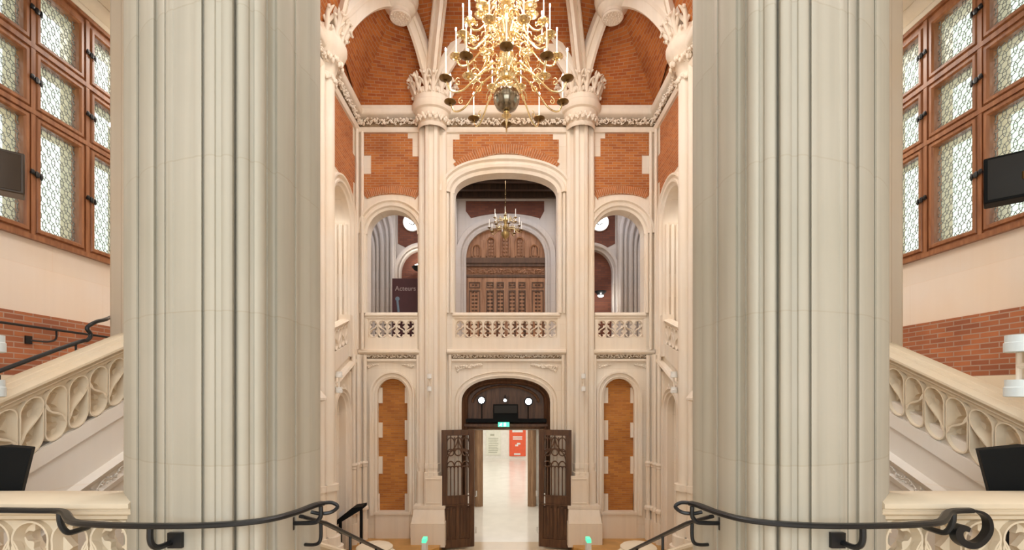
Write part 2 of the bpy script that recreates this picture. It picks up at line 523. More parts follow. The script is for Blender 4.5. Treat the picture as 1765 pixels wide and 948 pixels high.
# ---------- carved foliage: a wavy vine with leaf blobs
def foliage(mb, to3, u0, u1, v0, v1, d, seed=1, step=0.09, depth=0.05, slope=None):
    rnd = random.Random(seed)
    n = max(2, int((u1 - u0) / step)); h = v1 - v0; vm = (v0 + v1) / 2
    pts = []
    for i in range(n * 4 + 1):
        t = i / (n * 4); u = u0 + (u1 - u0) * t
        pts.append(to3(u, vm + 0.28 * h * math.sin(i * PI / 4), d - depth * 0.5))
    mb.tube(pts, h * 0.07, 6)
    for i in range(n):
        for k in range(6):
            u = u0 + (i + rnd.random()) * (u1 - u0) / n
            v = v0 + h * (0.15 + 0.7 * rnd.random())
            p = to3(u, v, d - depth * (0.4 + 0.5 * rnd.random()))
            r = h * (0.08 + 0.08 * rnd.random())
            mb.blob(p, r * rnd.uniform(.7, 1.5), r * rnd.uniform(.7, 1.3), r * rnd.uniform(.6, 1.4), 6, 4)
def leaf_crown(mb, c, r, z, h, n, out=0.14, a0=0.0, seed=3, size=1.0):
    """upstanding curled leaves round a capital"""
    rnd = random.Random(seed)
    for k in range(n):
        th = a0 + 2 * PI * k / n + rnd.uniform(-.05, .05)
        ca, sa = math.cos(th), math.sin(th)
        def q(rr, zz, side=0.0): return (c[0] + ca * rr - sa * side, c[1] + sa * rr + ca * side, c[2] + zz)
        w = size * 0.045
        mb.tube([q(r, z), q(r + out * 0.25, z + h * 0.4), q(r + out * 0.7, z + h * 0.8), q(r + out * 1.05, z + h * 0.95), q(r + out * 1.25, z + h * 0.8)],
                [w * 0.9, w * 1.0, w * 0.9, w * 0.9, w * 0.4], 8)
        for sd in (-1, 1):
            mb.tube([q(r + out * 0.2, z + h * 0.3, 0), q(r + out * 0.4, z + h * 0.62, sd * w * 1.6), q(r + out * 0.75, z + h * 0.72, sd * w * 2.4)], [w * 0.6, w * 0.7, w * 0.3], 6)
            mb.tube([q(r + out * 0.5, z + h * 0.6, 0), q(r + out * 0.8, z + h * 0.95, sd * w * 1.2), q(r + out * 1.15, z + h * 1.0, sd * w * 2.0)], [w * 0.5, w * 0.6, w * 0.25], 6)
            mb.blob(q(r + out * 0.9, z + h * 0.68, sd * w * 2.5), w * .5, w * .5, w * .5, 7, 5)
        mb.blob(q(r + out * 1.2, z + h * 0.82, 0), w * 0.6, w * 0.6, w * 0.45, 7, 5)
        mb.blob(q(r + out * 0.4, z + h * 0.15, w * 1.8), w * 0.6, w * 0.6, w * 0.9, 7, 5)


# =================================================================== STRUCTURE
NX = 3.7           # hall side walls at x = -3.7 and 3.7
AX = 6.0           # outer window walls
def xz_panel(name, loops, y0, y1, mat, parent=None):
    mb = MB(); mb.extr(loops, XZ, y0, y1); return mb.build(name, mat, parent)

# floors
mb = MB(); mb.box(-6.3, 6.3, -3.4, 12.34, -4.0, -3.8); struct(mb.build('floor', M_FLOORH))
mb = MB(); mb.box(-4.5, 4.5, 12.34, 28.0, -4.0, -3.8); struct(mb.build('floor_lobby', M_FLOORL))
mb = MB(); mb.box(-6.0, 6.0, -3.4, 2.0, -1.8, -1.55); mb.box(-3.6, 3.6, 2.0, 3.15, -1.8, -1.55); struct(mb.build('floor_landing', M_FLOORH))
mb = MB(); mb.box(-6.0, 6.0, 12.35, 15.0, 0.75, 0.96); struct(mb.build('floor_gallery', M_FLOORH))
for s, nm in ((1, 'left'), (-1, 'right')):
    mb = MB(s); mb.box(-6.0, -4.1, 5.2, 9.2, -0.3, -0.1); struct(mb.build('floor_side_' + nm, M_FLOORH))

# back wall with its openings
def aloop(pl, pr, ybot, yspr, ytop, n=24, p=2.0):
    c, a = (bx(pl) + bx(pr)) / 2, (bx(pr) - bx(pl)) / 2
    return arch_loop(c, a, bz(ybot), bz(yspr), bz(ytop) - bz(yspr), n, p)
mb = MB()
outer = [(-6.3, -4.0), (6.3, -4.0), (6.3, 7.12), (-6.3, 7.12)]
holes = [aloop(633, 720, 609, 404, 362), aloop(783, 961, 609, 334, 298, p=2.2), aloop(1023.5, 1110, 609, 404, 362),
         aloop(650, 703, 882, 680, 652), aloop(1040, 1094, 882, 680, 652), aloop(795, 949, 948, 694, 651, p=2.3)]
mb.extr([outer] + holes, XZ, 12.0, 12.35)
struct(mb.build('wall_back', M_STJ))

# side walls of the hall: two upper arches, niches below
def sw_holes():
    near = arch_loop(7.2, 1.78, -0.12, 4.55, 1.45, 24)
    fa = ell(10.78, 0.62, 3.95, 0.62, 20)
    far = [(10.16, 0.35)] + fa + [(11.40, 0.90)]
    g = arch_loop(10.72, 0.38, -3.6, -0.45, 0.40, 18)
    g2 = arch_loop(7.75, 0.95, -3.6, -1.5, 0.6, 18)
    return [near, far, g, g2]
for s, nm in ((1, 'left'), (-1, 'right')):
    mb = MB(s)
    mb.extr([[(5.2, -4.0), (12.0, -4.0), (12.0, 7.12), (5.2, 7.12)]] + sw_holes(), YZ, -NX, -NX - 0.4)
    struct(mb.build('wall_hall_' + nm, M_STJY))
    # infill behind the ground floor niches
    mb = MB(s); mb.box(-4.08, -3.88, 10.2, 11.3, -3.8, 0.1); mb.box(-4.08, -3.86, 6.6, 8.9, -3.8, -0.6)
    mb.box(-3.89, -3.84, 10.8, 11.12, -3.8, 0.1)
    for q_ in (10.8, 10.9, 11.0): mb.tube([(-3.84, q_, -3.7), (-3.84, q_, -0.2)], 0.035, 8)
    struct(mb.build('wall_niche_' + nm, M_STJY))
    mb = MB(s); mb.box(-3.885, -3.86, 10.34, 10.78, -3.5, -0.35); struct(mb.build('trim_niche_brick_side_' + nm, M_BYZ))
    # wall under the lower flight
    mb = MB(s)
    zl = lambda y: -0.09 + 0.443 * (y - 4.68)
    mb.extr([[(1.98, -4.0), (4.95, -4.0), (4.95, zl(4.95)), (1.98, zl(1.98))]], YZ, -3.74, -3.92)
    struct(mb.build('wall_stair_' + nm, M_SGREY))
    # outer wall with the window opening
    mb = MB(s)
    mb.extr([[(-3.4, -4.0), (15.3, -4.0), (15.3, 6.3), (-3.4, 6.3)], [(4.5, 1.98), (8.55, 1.98), (8.55, 5.33), (4.5, 5.33)]], YZ, -AX, -AX - 0.5)
    struct(mb.build('wall_' + nm, M_PLAS))
    mb = MB(s)
    mb.extr([[(5.45, 0.21), (5.45, 0.40), (5.2, 0.40), (5.2, 1.0), (10.8, 1.0), (10.8, 0.21)]], YZ, -AX + 0.02, -AX - 0.05)
    struct(mb.build('trim_brick_dado_' + nm, M_DADO))
    mb = MB(s)
    mb.extr([[(3.0, -0.2), (10.8, -0.2), (10.8, 0.21), (5.45, 0.21), (5.45, 0.40), (3.0, 0.40)]], YZ, -AX + 0.04, -AX - 0.05)
    struct(mb.build('trim_stone_skirting_' + nm, M_BAL))
    # stone cornice over the window, dark timber ceiling of the aisle
    mb = MB(s)
    prof = [(0, 5.36), (0.06, 5.36), (0.08, 5.42), (0.05, 5.46), (0.12, 5.52), (0.16, 5.60), (0.13, 5.64), (0.22, 5.72), (0.28, 5.78), (0.28, 5.86), (0, 5.86)]
    mb.sweep([(3.6, 0), (12.0, 0)], prof, lambda u, v, d: (-AX + v, u, d))
    struct(mb.build('trim_cornice_' + nm, M_BAL))
    mb = MB(s); mb.box(-6.3, -4.1, 3.4, 12.0, 5.9, 6.1)
    for k in range(9): mb.box(-5.95, -4.1, 3.9 + k * 0.95, 4.05 + k * 0.95, 5.72 if k else 5.8, 5.9)
    struct(mb.build('ceiling_aisle_' + nm, M_CEILW))
    # upper wall of the hall in front of the arcade
    mb = MB(s); mb.box(-4.1, -NX, 3.4, 5.2, 5.98, 7.12)
    struct(mb.build('wall_upper_' + nm, M_STJY))

mb = MB(); mb.box(-6.3, 6.3, -3.4, 3.5, 7.4, 7.6); struct(mb.build('ceiling_landing', M_WHITE))
mb = MB(); mb.extr([[(-6.3, -4.0), (6.3, -4.0), (6.3, 7.6), (-6.3, 7.6)], [(-4.4, -0.9), (4.4, -0.9), (4.4, 4.2), (-4.4, 4.2)]], XZ, -3.4, -3.2)  # unseen opening, made to let the added rear fill in
struct(mb.build('wall_rear', M_PLAS))
for s, nm in ((1, 'left'), (-1, 'right')):
    mb = MB(s); mb.box(-6.5, -6.3, -3.4, 3.5, 6.0, 7.6); struct(mb.build('wall_landing_' + nm, M_PLAS))
mb = MB(); mb.box(-6.3, -4.1, 3.4, 3.5, 5.9, 7.6); mb.box(4.1, 6.3, 3.4, 3.5, 5.9, 7.6); struct(mb.build('wall_front', M_PLAS))

# ---------------------------------------------------------------- brick infills of the back wall
def pb(pts): return [(bx(a), bz(b)) for a, b in pts]
# upper panels, the wall arches cut their lower edge
def lower_arc(cx, a, yc, rise, x0, x1, n=14):
    out = []
    for i in range(n + 1):
        x = x0 + (x1 - x0) * i / n
        t = min(1, abs(x - cx) / a)
        out.append((x, yc - rise * math.sqrt(max(0, 1 - t * t))))
    return out
def mir(pts): return [(2 * CX - x, y) for x, y in pts][::-1]
LP = [(628, 230), (703, 230), (703, 239), (711, 239), (711, 270), (723, 270), (723, 334), (715, 345)]
LP += [(x, y) for x, y in lower_arc(676, 66, 366, 31, 715, 633)]
LP += [(622, 331), (622, 300), (640, 300), (640, 268), (628, 268)]
xz_ = struct(xz_panel('trim_brick_panel', [pb(LP)], 11.985, 12.05, M_BXZ))
xz_ = struct(xz_panel('trim_brick_panel_2', [pb(mir(LP))], 11.985, 12.05, M_BXZ))
CP = [(792, 232), (953, 232), (953, 241), (963, 241), (963, 273), (956, 285)] + lower_arc(873, 112, 318, 52, 956, 790) + [(781, 273), (781, 241), (792, 241)]
struct(xz_panel('trim_brick_panel_3', [pb(CP)], 11.985, 12.05, M_BXZ))
# fans of voussoir bricks over the three gallery arches
def fan(cx, cyy, r0, r1, x0, x1, n, idx):
    mb = MB(); mo = MB()
    c = (bx(cx), bz(cyy)); k = 12 / F
    a0 = math.atan2(math.sqrt(max(r0 * r0 - (x0 - cx) ** 2, 1)), x0 - cx); a1 = math.atan2(math.sqrt(max(r0 * r0 - (x1 - cx) ** 2, 1)), x1 - cx)
    for i in range(n):
        t0 = a0 + (a1 - a0) * (i + 0.11) / n; t1 = a0 + (a1 - a0) * (i + 0.89) / n
        rr0, rr1 = (r0 + (0.8 if i % 2 else 0)) * k, r1 * k
        q = lambda r, t: (c[0] + r * math.cos(t), c[1] + r * math.sin(t))
        mb.extr([[q(rr0, t0), q(rr1, t0), q(rr1, t1), q(rr0, t1)]], XZ, 11.968, 12.0)
    A = [(c[0] + r0 * k * math.cos(a0 + (a1 - a0) * i / 20), c[1] + r0 * k * math.sin(a0 + (a1 - a0) * i / 20)) for i in range(21)]
    B = [(c[0] + r1 * k * math.cos(a0 + (a1 - a0) * i / 20), c[1] + r1 * k * math.sin(a0 + (a1 - a0) * i / 20)) for i in range(21)]
    mo.extr([A + B[::-1]], XZ, 11.972, 12.0)
    t = struct(mb.build('trim_arch_bricks_%d' % idx, M_VOU)); struct(mo.build('trim_arch_mortar_%d' % idx, M_MOR))
fan(676, 440, 106, 119, 633, 717, 28, 1)
fan(2 * CX - 676, 440, 106, 119, 2 * CX - 717, 2 * CX - 633, 28, 2)
fan(873, 388, 123, 139, 792, 954, 46, 3)
# tall ground floor panels with interlocking quoins
struct(xz_panel('trim_niche_brick_1', [pb([(644, 640), (709, 640), (709, 890), (644, 890)])], 12.16, 12.3, M_BNI))
struct(xz_panel('trim_niche_brick_2', [pb([(1034, 640), (1100, 640), (1100, 890), (1034, 890)])], 12.16, 12.3, M_BNI))
mb = MB()
for (xa, xb, ya, yb) in [(649, 657, 668, 695), (649, 657, 729, 755), (649, 657, 788, 818), (649, 652, 853, 882), (696, 704, 668, 695), (696, 704, 725, 759), (696, 704, 788, 818), (696, 704, 853, 882)]:
    mb.box(bx(xa), bx(xb), 12.12, 12.2, bz(yb), bz(ya)); mb.box(bx(2 * CX - xb), bx(2 * CX - xa), 12.12, 12.2, bz(yb), bz(ya))
struct(mb.build('trim_quoins', M_ST))

# ---------------------------------------------------------------- mouldings round openings
def mould(mb, loop, steps, to3=XZ, flip=1):
    """loop runs left foot, over the arch, right foot; steps: (offset outwards, depth)"""
    mb.sweep(loop, [(o * flip, d) for o, d in steps], to3)
OUT = [(-0.006, 12.02), (-0.006, 11.975), (0.05, 11.955), (0.075, 11.90), (0.12, 11.89), (0.14, 11.93), (0.18, 11.94), (0.20, 11.88), (0.235, 11.88), (0.25, 11.99)]
mb = MB()
mould(mb, aloop(633, 720, 540, 404, 362)[1:-1], OUT)
mould(mb, aloop(1023.5, 1110, 540, 404, 362)[1:-1], OUT)
mould(mb, aloop(783, 961, 540, 334, 298, p=2.2)[1:-1], [(o * 1.5, d) for o, d in OUT])
struct(mb.build('trim_gallery_arches', M_ST))
mb = MB()
for a, b in ((633, 720), (1023.5, 1110), (783, 961)):      # jambs: slim shafts beside each opening
    for q, sg in ((a, -1), (b, 1)):
        top = 404 if a != 783 else 334
        for o, r in ((0.06, 0.045), (0.16, 0.035)):
            if abs(a - 633) < 1 and sg == 1 and o > 0.1: continue
            if abs(a - 1023.5) < 1 and sg == -1 and o > 0.1: continue
            mb.tube([(bx(q) + sg * o, 11.96, bz(540)), (bx(q) + sg * o, 11.96, bz(top))], r, 8)
struct(mb.build('trim_gallery_jambs', M_ST))
NI = [(-0.01, 12.03), (-0.01, 11.985), (0.04, 11.95), (0.06, 11.985), (0.10, 11.985), (0.13, 11.93), (0.17, 11.93), (0.185, 12.01)]
mb = MB()
mould(mb, aloop(650, 703, 888, 680, 652), NI); mould(mb, aloop(1040, 1094, 888, 680, 652), NI)
struct(mb.build('trim_niche_arches', M_ST))
mb = MB()
mould(mb, aloop(795, 949, 930, 694, 651, p=2.3), [(-0.01, 12.03), (-0.01, 11.97), (0.05, 11.93), (0.08, 11.99), (0.13, 11.99), (0.15, 11.95), (0.17, 12.01)])
struct(mb.build('trim_portal_arch', M_ST))
# rectangular label frames, carved bands and string course
def frame_rect(mb, xa, xb, ya, yb, w=0.05, d=0.06):
    mb.box(bx(xa), bx(xa) + w, 12 - d, 12.0, bz(yb), bz(ya)); mb.box(bx(xb) - w, bx(xb), 12 - d, 12.0, bz(yb), bz(ya)); mb.box(bx(xa), bx(xb), 12 - d, 12.0, bz(ya) - w, bz(ya))
mb = MB()
for xa, xb in ((624, 722), (775, 971), (1024, 1122)):
    mb.sweep([(bx(xa) - 0.06, 0), (bx(xb) + 0.06, 0)], [(0, bz(612)), (-0.07, bz(611)), (-0.12, bz(608)), (-0.12, bz(605)), (-0.05, bz(603)), (0, bz(602))], lambda u, v, d: (u, 12.0 + v, d))
    frame_rect(mb, xa, xb, 619, 930 if xa != 775 else 740)
    for xx in (xa + 1, xb - 1):
        mb.tube([(bx(xx), 11.94, bz(930 if xa != 775 else 740)), (bx(xx), 11.94, bz(612))], 0.035, 8)
struct(mb.build('trim_string_course', M_ST))
mb = MB()
for i, (xa, xb) in enumerate(((628, 718), (779, 967), (1028, 1118))):
    foliage(mb, XZ, bx(xa), bx(xb), bz(618), bz(610), 12.02, seed=i + 2, step=0.075, depth=0.10)
    # spandrel carving
    c = (xa + xb) / 2; hw = (xb - xa) / 2
    hh = bz(628) - bz(644 if xa == 779 else 637)
    for sg in (-1, 1):
        e0, e1 = bx(c + sg * hw * 0.93), bx(c + sg * hw * 0.45)
        foliage(mb, lambda u, v, d, e0=e0, e1=e1: (e0 + (e1 - e0) * u, d, bz(628) - (bz(628) - v) * max(0.12, 1 - u * 0.95)), 0, 1, bz(628) - hh, bz(628), 12.0, seed=20 + i, step=0.14, depth=0.03)
struct(mb.build('trim_carved_bands', M_ST, smooth=85))
mb = MB()      # dark undercut grooves behind the carving, a plain recessed fillet
for xa, xb in ((628, 718), (779, 967), (1028, 1118)):
    mb.box(bx(xa), bx(xb), 11.97, 12.0, bz(624), bz(619))
# sills and plinths of the niches
for xa, xb in ((646, 708), (1036, 1098)):
    mb.box(bx(xa), bx(xb), 11.93, 12.0, bz(886), bz(882)); mb.box(bx(xa) + .02, bx(xb) - .02, 11.96, 12.0, bz(930), bz(886))
struct(mb.build('trim_sills', M_ST))

# cornice with carved vine running round the hall
mb = MB()
PR = [(0, 6.43), (-0.05, 6.43), (-0.09, 6.50), (-0.09, 6.53), (-0.03, 6.56), (-0.03, 6.75), (-0.15, 6.80), (-0.19, 6.86), (-0.19, 6.94), (-0.11, 6.99), (-0.11, 7.06), (0, 7.06)]
mb.sweep([(-NX, 4.95), (-NX, 12.0), (NX, 12.0), (NX, 4.95)], PR, lambda u, v, d: (u, v, d))
struct(mb.build('trim_cornice', M_ST))
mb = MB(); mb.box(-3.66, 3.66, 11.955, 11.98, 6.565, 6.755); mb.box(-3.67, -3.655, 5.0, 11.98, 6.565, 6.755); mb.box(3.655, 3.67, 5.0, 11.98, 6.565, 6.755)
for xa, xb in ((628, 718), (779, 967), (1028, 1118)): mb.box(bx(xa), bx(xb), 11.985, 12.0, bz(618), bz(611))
struct(mb.build('trim_cornice_shade', M_SHADE))  # dark strips paint the shade behind the carved bands
mb = MB()
foliage(mb, XZ, -NX, NX, 6.56, 6.76, 11.97, seed=11, step=0.10, depth=0.13)
for s in (1, -1):
    foliage(mb, lambda u, v, d, s=s: (s * d, u, v), 7.0, 12.0, 6.56, 6.76, -NX + 0.03 + 0.0, seed=12 + s, step=0.10, depth=-0.13)
struct(mb.build('trim_cornice_carving', M_ST, smooth=85))

# brick and quoins of the side walls, mouldings of their arches
for s, nm in ((1, 'left'), (-1, 'right')):
    mb = MB(s)
    far = [(10.0, 6.40), (11.62, 6.40), (11.62, 5.75), (11.78, 5.75), (11.78, 5.1), (11.66, 5.1), (11.66, 4.45)]
    far += [(y, z) for y, z in ell(10.78, 0.9, 3.95, 0.92, 16, a0=0.35, a1=PI / 2)] + [(10.0, 4.9)]
    mb.extr([far], YZ, -NX + 0.012, -NX - 0.05)
    near = [(5.2, 6.40), (9.02, 6.40), (9.02, 6.0), (8.92, 6.0), (8.92, 5.75), (9.1, 5.75), (9.1, 5.45), (9.0, 5.3)] + \
        ell(7.2, 1.78 + .32, 4.55, 1.45 + .32, 24, a0=0.5, a1=PI - 0.3) + [(5.2, 5.4)]
    mb.extr([near], YZ, -NX + 0.012, -NX - 0.05)
    struct(mb.build('trim_brick_side_' + nm, M_BYZ))
    H = sw_holes(); mb = MB(s)
    so = [(-0.008, -NX - 0.1), (-0.008, -NX + 0.02), (0.05, -NX + 0.04), (0.08, -NX + 0.09), (0.13, -NX + 0.10), (0.15, -NX + 0.05), (0.20, -NX + 0.05), (0.23, -NX + 0.11), (0.27, -NX + 0.11), (0.30, -NX)]
    mb.sweep(H[0], so, YZ); mb.sweep(H[1][:-1] + [(11.40, 0.9)], [(o * 0.9, d) for o, d in so], YZ)
    mb.sweep(H[2], [(o * 0.6, d) for o, d in so], YZ); mb.sweep(H[3], [(o * 0.6, d) for o, d in so], YZ)
    # clustered shafts inside the reveals
    for (y0, y1, z0, z1) in ((10.16, 11.40, 1.1, 3.95), (5.42, 8.98, 0.6, 4.55)):
        for k in range(3):
            for yy, sg in ((y0, 1), (y1, -1)):
                mb.tube([(-NX - 0.08 - 0.12 * k, yy + sg * 0.02, z0 - 0.6), (-NX - 0.08 - 0.12 * k, yy + sg * 0.02, z1)], 0.045, 8)
    # raking string under the upper flight and its panel frame
    mb.sweep([(10.0, 0.02), (12.0, 0.90)], [(-0.04, -NX), (-0.04, -NX + 0.07), (0.02, -NX + 0.12), (0.07, -NX + 0.10), (0.10, -NX)], YZ)
    mb.sweep([(10.2, 0.03), (10.2, -3.6)], [(-0.03, -NX), (-0.03, -NX + 0.06), (0.03, -NX + 0.06), (0.03, -NX)], YZ)
    mb.sweep([(11.35, 0.5), (11.35, -3.6)], [(-0.03, -NX), (-0.03, -NX + 0.06), (0.03, -NX + 0.06), (0.03, -NX)], YZ)
    # landing string in the near bay with a weathered ledge and console
    mb.sweep([(5.4, -0.14), (9.4, -0.14)], [(-0.10, -NX), (-0.10, -NX + 0.05), (-0.03, -NX + 0.10), (0.0, -NX + 0.22), (0.04, -NX + 0.22), (0.30, -NX)], YZ)
    struct(mb.build('trim_arcade_' + nm, M_ST))
    mb = MB(s)
    foliage(mb, YZ, 8.3, 9.35, -0.34, -0.22, -NX, seed=5, step=0.07, depth=-0.10)
    foliage(mb, YZ, 8.5, 8.9, -0.9, -0.45, -NX, seed=6, step=0.12, depth=-0.04)
    for k in range(8): mb.blob((-NX, 10.5 + k * 0.09, -0.02 + 0.03 * k - (0.1 if k % 2 else 0)), 0.02, 0.05, 0.05, 7, 5)
    struct(mb.build('trim_arcade_carving_' + nm, M_ST))
    # raking carved band on the wall under the lower flight
    mb = MB(s)
    rl = lambda u, v, d: (d, u, v + 0.425 * (u - 4.68))
    mb.sweep([(2.0, -0.74), (4.95, -0.74)], [(-0.10, -3.74), (-0.10, -3.70), (-0.04, -3.68), (-0.02, -3.72), (0.06, -3.72), (0.07, -3.68), (0.12, -3.66), (0.15, -3.74)], rl)
    foliage(mb, rl, 2.2, 4.9, -0.76, -0.68, -3.72, seed=9, step=0.10, depth=-0.05)
    struct(mb.build('trim_raking_band_' + nm, M_SGREY, smooth=60))

# ---------------------------------------------------------------- vault: ribs, webs
K1 = (-1.82, 11.72, 7.25)      # springing above the back column
KB = (-3.46, 9.85, 7.30)       # springing above the side column
CN = (-3.66, 11.96, 7.04)      # corner of the hall
BO = (-2.37, 10.80, 8.75)      # pendant boss
T = (-0.95, 9.30, 10.0)
T2 = (-1.3, 7.6, 10.4)
CB = (0.0, 11.25, 9.35)
def crv(a, b, bulge=0.35, n=14, lift=0.0):
    """a rib that leaves its springing steeply and leans over"""
    a, b = Vector(a), Vector(b)
    c = a + (b - a) * 0.45
    c.z = a.z + (b.z - a.z) * (0.5 + bulge) + lift
    return bez(a, c, b, n)
def rib(mb, pts, w, h):
    pts = [Vector(p) for p in pts]
    vs = []; prof = [(-w / 2, h * 0.6), (-w / 2, 0.1 * h), (-w * 0.36, -0.1 * h), (-w * 0.30, 0.0), (-w * 0.2, -0.35 * h), (-w * 0.12, -h * 0.6), (w * 0.12, -h * 0.6), (w * 0.2, -0.35 * h), (w * 0.30, 0.0), (w * 0.36, -0.1 * h), (w / 2, 0.1 * h), (w / 2, h * 0.6)]
    for i, p in enumerate(pts):
        t = (pts[min(i + 1, len(pts) - 1)] - pts[max(i - 1, 0)]).normalized()
        sd = t.cross(Vector((0, 0, 1))); sd = sd.normalized() if sd.length > 1e-3 else Vector((1, 0, 0))
        nn = sd.cross(t).normalized()
        for a, b in prof: vs.append(tuple(p + sd * a + nn * b))
    m = len(prof); fs = []
    for i in range(len(pts) - 1):
        for k in range(m):
            l = (k + 1) % m
            fs.append((i * m + k, i * m + l, (i + 1) * m + l, (i + 1) * m + k))
    fs.append(tuple(range(m))); fs.append(tuple((len(pts) - 1) * m + k for k in range(m))[::-1])
    mb.add(vs, fs)
def web(mb, A, B, m=6, off=(0, 0, 0.06)):
    P_ = []
    for a, b in zip(A, B):
        a, b = Vector(a), Vector(b)
        P_.append([tuple(a + (b - a) * j / m + Vector(off)) for j in range(m + 1)])
    mb.grid(P_)
r_k1bo = crv(K1, BO); r_kbbo = crv(KB, BO, 0.42); r_cnbo = crv(CN, BO, 0.12)
r_k1t = crv(K1, T, 0.16); r_kbt = crv(KB, T2, 0.25); r_bot = crv(BO, T, 0.1)
mirx = lambda pts: [(-p[0], p[1], p[2]) for p in pts]
for s, nm in ((1, 'left'), (-1, 'right')):
    mb = MB(s)
    rib(mb, r_k1bo, 0.30, 0.30); rib(mb, r_kbbo, 0.40, 0.34); rib(mb, r_k1t, 0.30, 0.28); rib(mb, r_kbt, 0.26, 0.26); rib(mb, r_bot, 0.28, 0.26)
    rib(mb, crv(KB, (-3.0, 7.8, 10.0), 0.2), 0.2, 0.22); rib(mb, crv(KB, (-3.65, 7.6, 9.6), 0.25), 0.2, 0.22)
    rib(mb, crv(K1, CB, 0.12), 0.30, 0.26)
    struct(mb.build('trim_vault_ribs_' + nm, M_ST))
    # webs seen against the back wall (courses run level across x) and along the side
    mb = MB(s)
    base = [tuple(Vector((K1[0], 12.0, 7.0)) * (1 - i / 14) + Vector((-3.72, 12.02, 7.0)) * (i / 14)) for i in range(15)]
    web(mb, [(p[0], p[1] + 0.25, p[2]) for p in r_k1bo], r_cnbo, 8)
    mb.add([(K1[0], 11.97, 6.95), (-3.68, 11.97, 6.95), (CN[0], CN[1] - .02, CN[2] + .12), (K1[0], K1[1] + 0.26, K1[2] + 0.16)], [(0, 1, 2, 3)])
    web(mb, [(p[0], p[1] + 0.22, p[2]) for p in r_k1bo], [(p[0], p[1] + 0.2, p[2] + .05) for p in r_k1t], 6, (0, 0, 0.08))
    mb.add([(BO[0], BO[1] + .22, BO[2] + .08), (T[0], T[1] + .2, T[2] + .13), (BO[0], BO[1] - .4, BO[2] + 2.3)], [(0, 1, 2)])
    struct(mb.build('ceiling_vault_web_' + nm, M_BVA, smooth=30))
    mb = MB(s)
    web(mb, r_kbbo, r_cnbo, 8, (0, 0, 0.05))
    web(mb, [(p[0], p[1], p[2]) for p in r_kbbo], r_kbt, 8, (0, 0, 0.1))
    web(mb, [(-3.78, 9.9 - i * 0.35, 7.0 + 0.0 * i) for i in range(15)], [(-1.3 - 0.0 * i, 9.3 - i * 0.3, 10.4) for i in range(15)], 8)
    web(mb, [(-3.78, 5.1 - i * 0.12, 7.0) for i in range(15)], [(-1.3, 5.2 - i * 0.12, 10.4) for i in range(15)], 8)
    mb.add([(-3.66, 9.7, 6.95), (-3.66, 11.99, 6.95), (CN[0], CN[1] - .02, CN[2] + .12), (KB[0] - .05, KB[1], KB[2] + .15)], [(0, 1, 2, 3)])
    struct(mb.build('ceiling_vault_side_' + nm, M_BVB, smooth=30))
mb = MB()
A = [(p[0], p[1] + 0.28, p[2] + 0.1) for p in r_k1t]
web(mb, A, mirx(A), 10)
mb.add([(K1[0], 11.97, 6.95), (-K1[0], 11.97, 6.95), (-K1[0], K1[1] + .26, K1[2] + .2), (K1[0], K1[1] + .26, K1[2] + .2)], [(0, 1, 2, 3)])
struct(mb.build('ceiling_vault_center', M_BVA, smooth=30))
mb = MB(); mb.box(-4.1, 4.1, 3.4, 12.35, 10.6, 10.75); mb.box(-4.1, 4.1, 12.3, 12.4, 7.1, 10.7); mb.box(-4.1, 4.1, 3.4, 3.5, 7.4, 10.7)
mb.box(-4.2, -4.1, 3.4, 12.35, 5.9, 10.7); mb.box(4.1, 4.2, 3.4, 12.35, 5.9, 10.7)
struct(mb.build('ceiling', M_BXZ))
for s, nm in ((1, 'left'), (-1, 'right')):
    o = (BO[0] * s, BO[1], BO[2])
    t = thing('vault_boss', 'carved stone pendant boss under the brick vault, %s of the great chandelier' % nm, 'ceiling boss', o)
    mb = MB(s)
    mb.lathe([(0.10, 0.45), (0.34, 0.36), (0.40, 0.18), (0.41, 0.0), (0.39, -0.10), (0.35, -0.14), (0.34, -0.2), (0.27, -0.27), (0.23, -0.29), (0.22, -0.36), (0.10, -0.37)], BO, 28)
    mb.build('drum', M_ST, t)
    mb = MB(s); rnd = random.Random(4)
    for k in range(34):
        th = k * 2.4; r = 0.02 + 0.19 * math.sqrt(k / 34)
        mb.blob((BO[0] + r * math.cos(th), BO[1] + r * math.sin(th), BO[2] - 0.395), 0.024, 0.024, 0.035, 7, 5)
    mb.lathe([(0.20, -0.35), (0.23, -0.36), (0.24, -0.39), (0.22, -0.42), (0.20, -0.41)], BO, 24)
    mb.build('carved_rosette', M_ST, t, smooth=85)
    mb = MB(s); mb.lathe([(0.0, -0.374), (0.20, -0.374), (0.20, -0.36)], BO, 24); mb.build('rosette_shade', M_SHADE, t)  # dark disc paints the shade between the rosette leaves

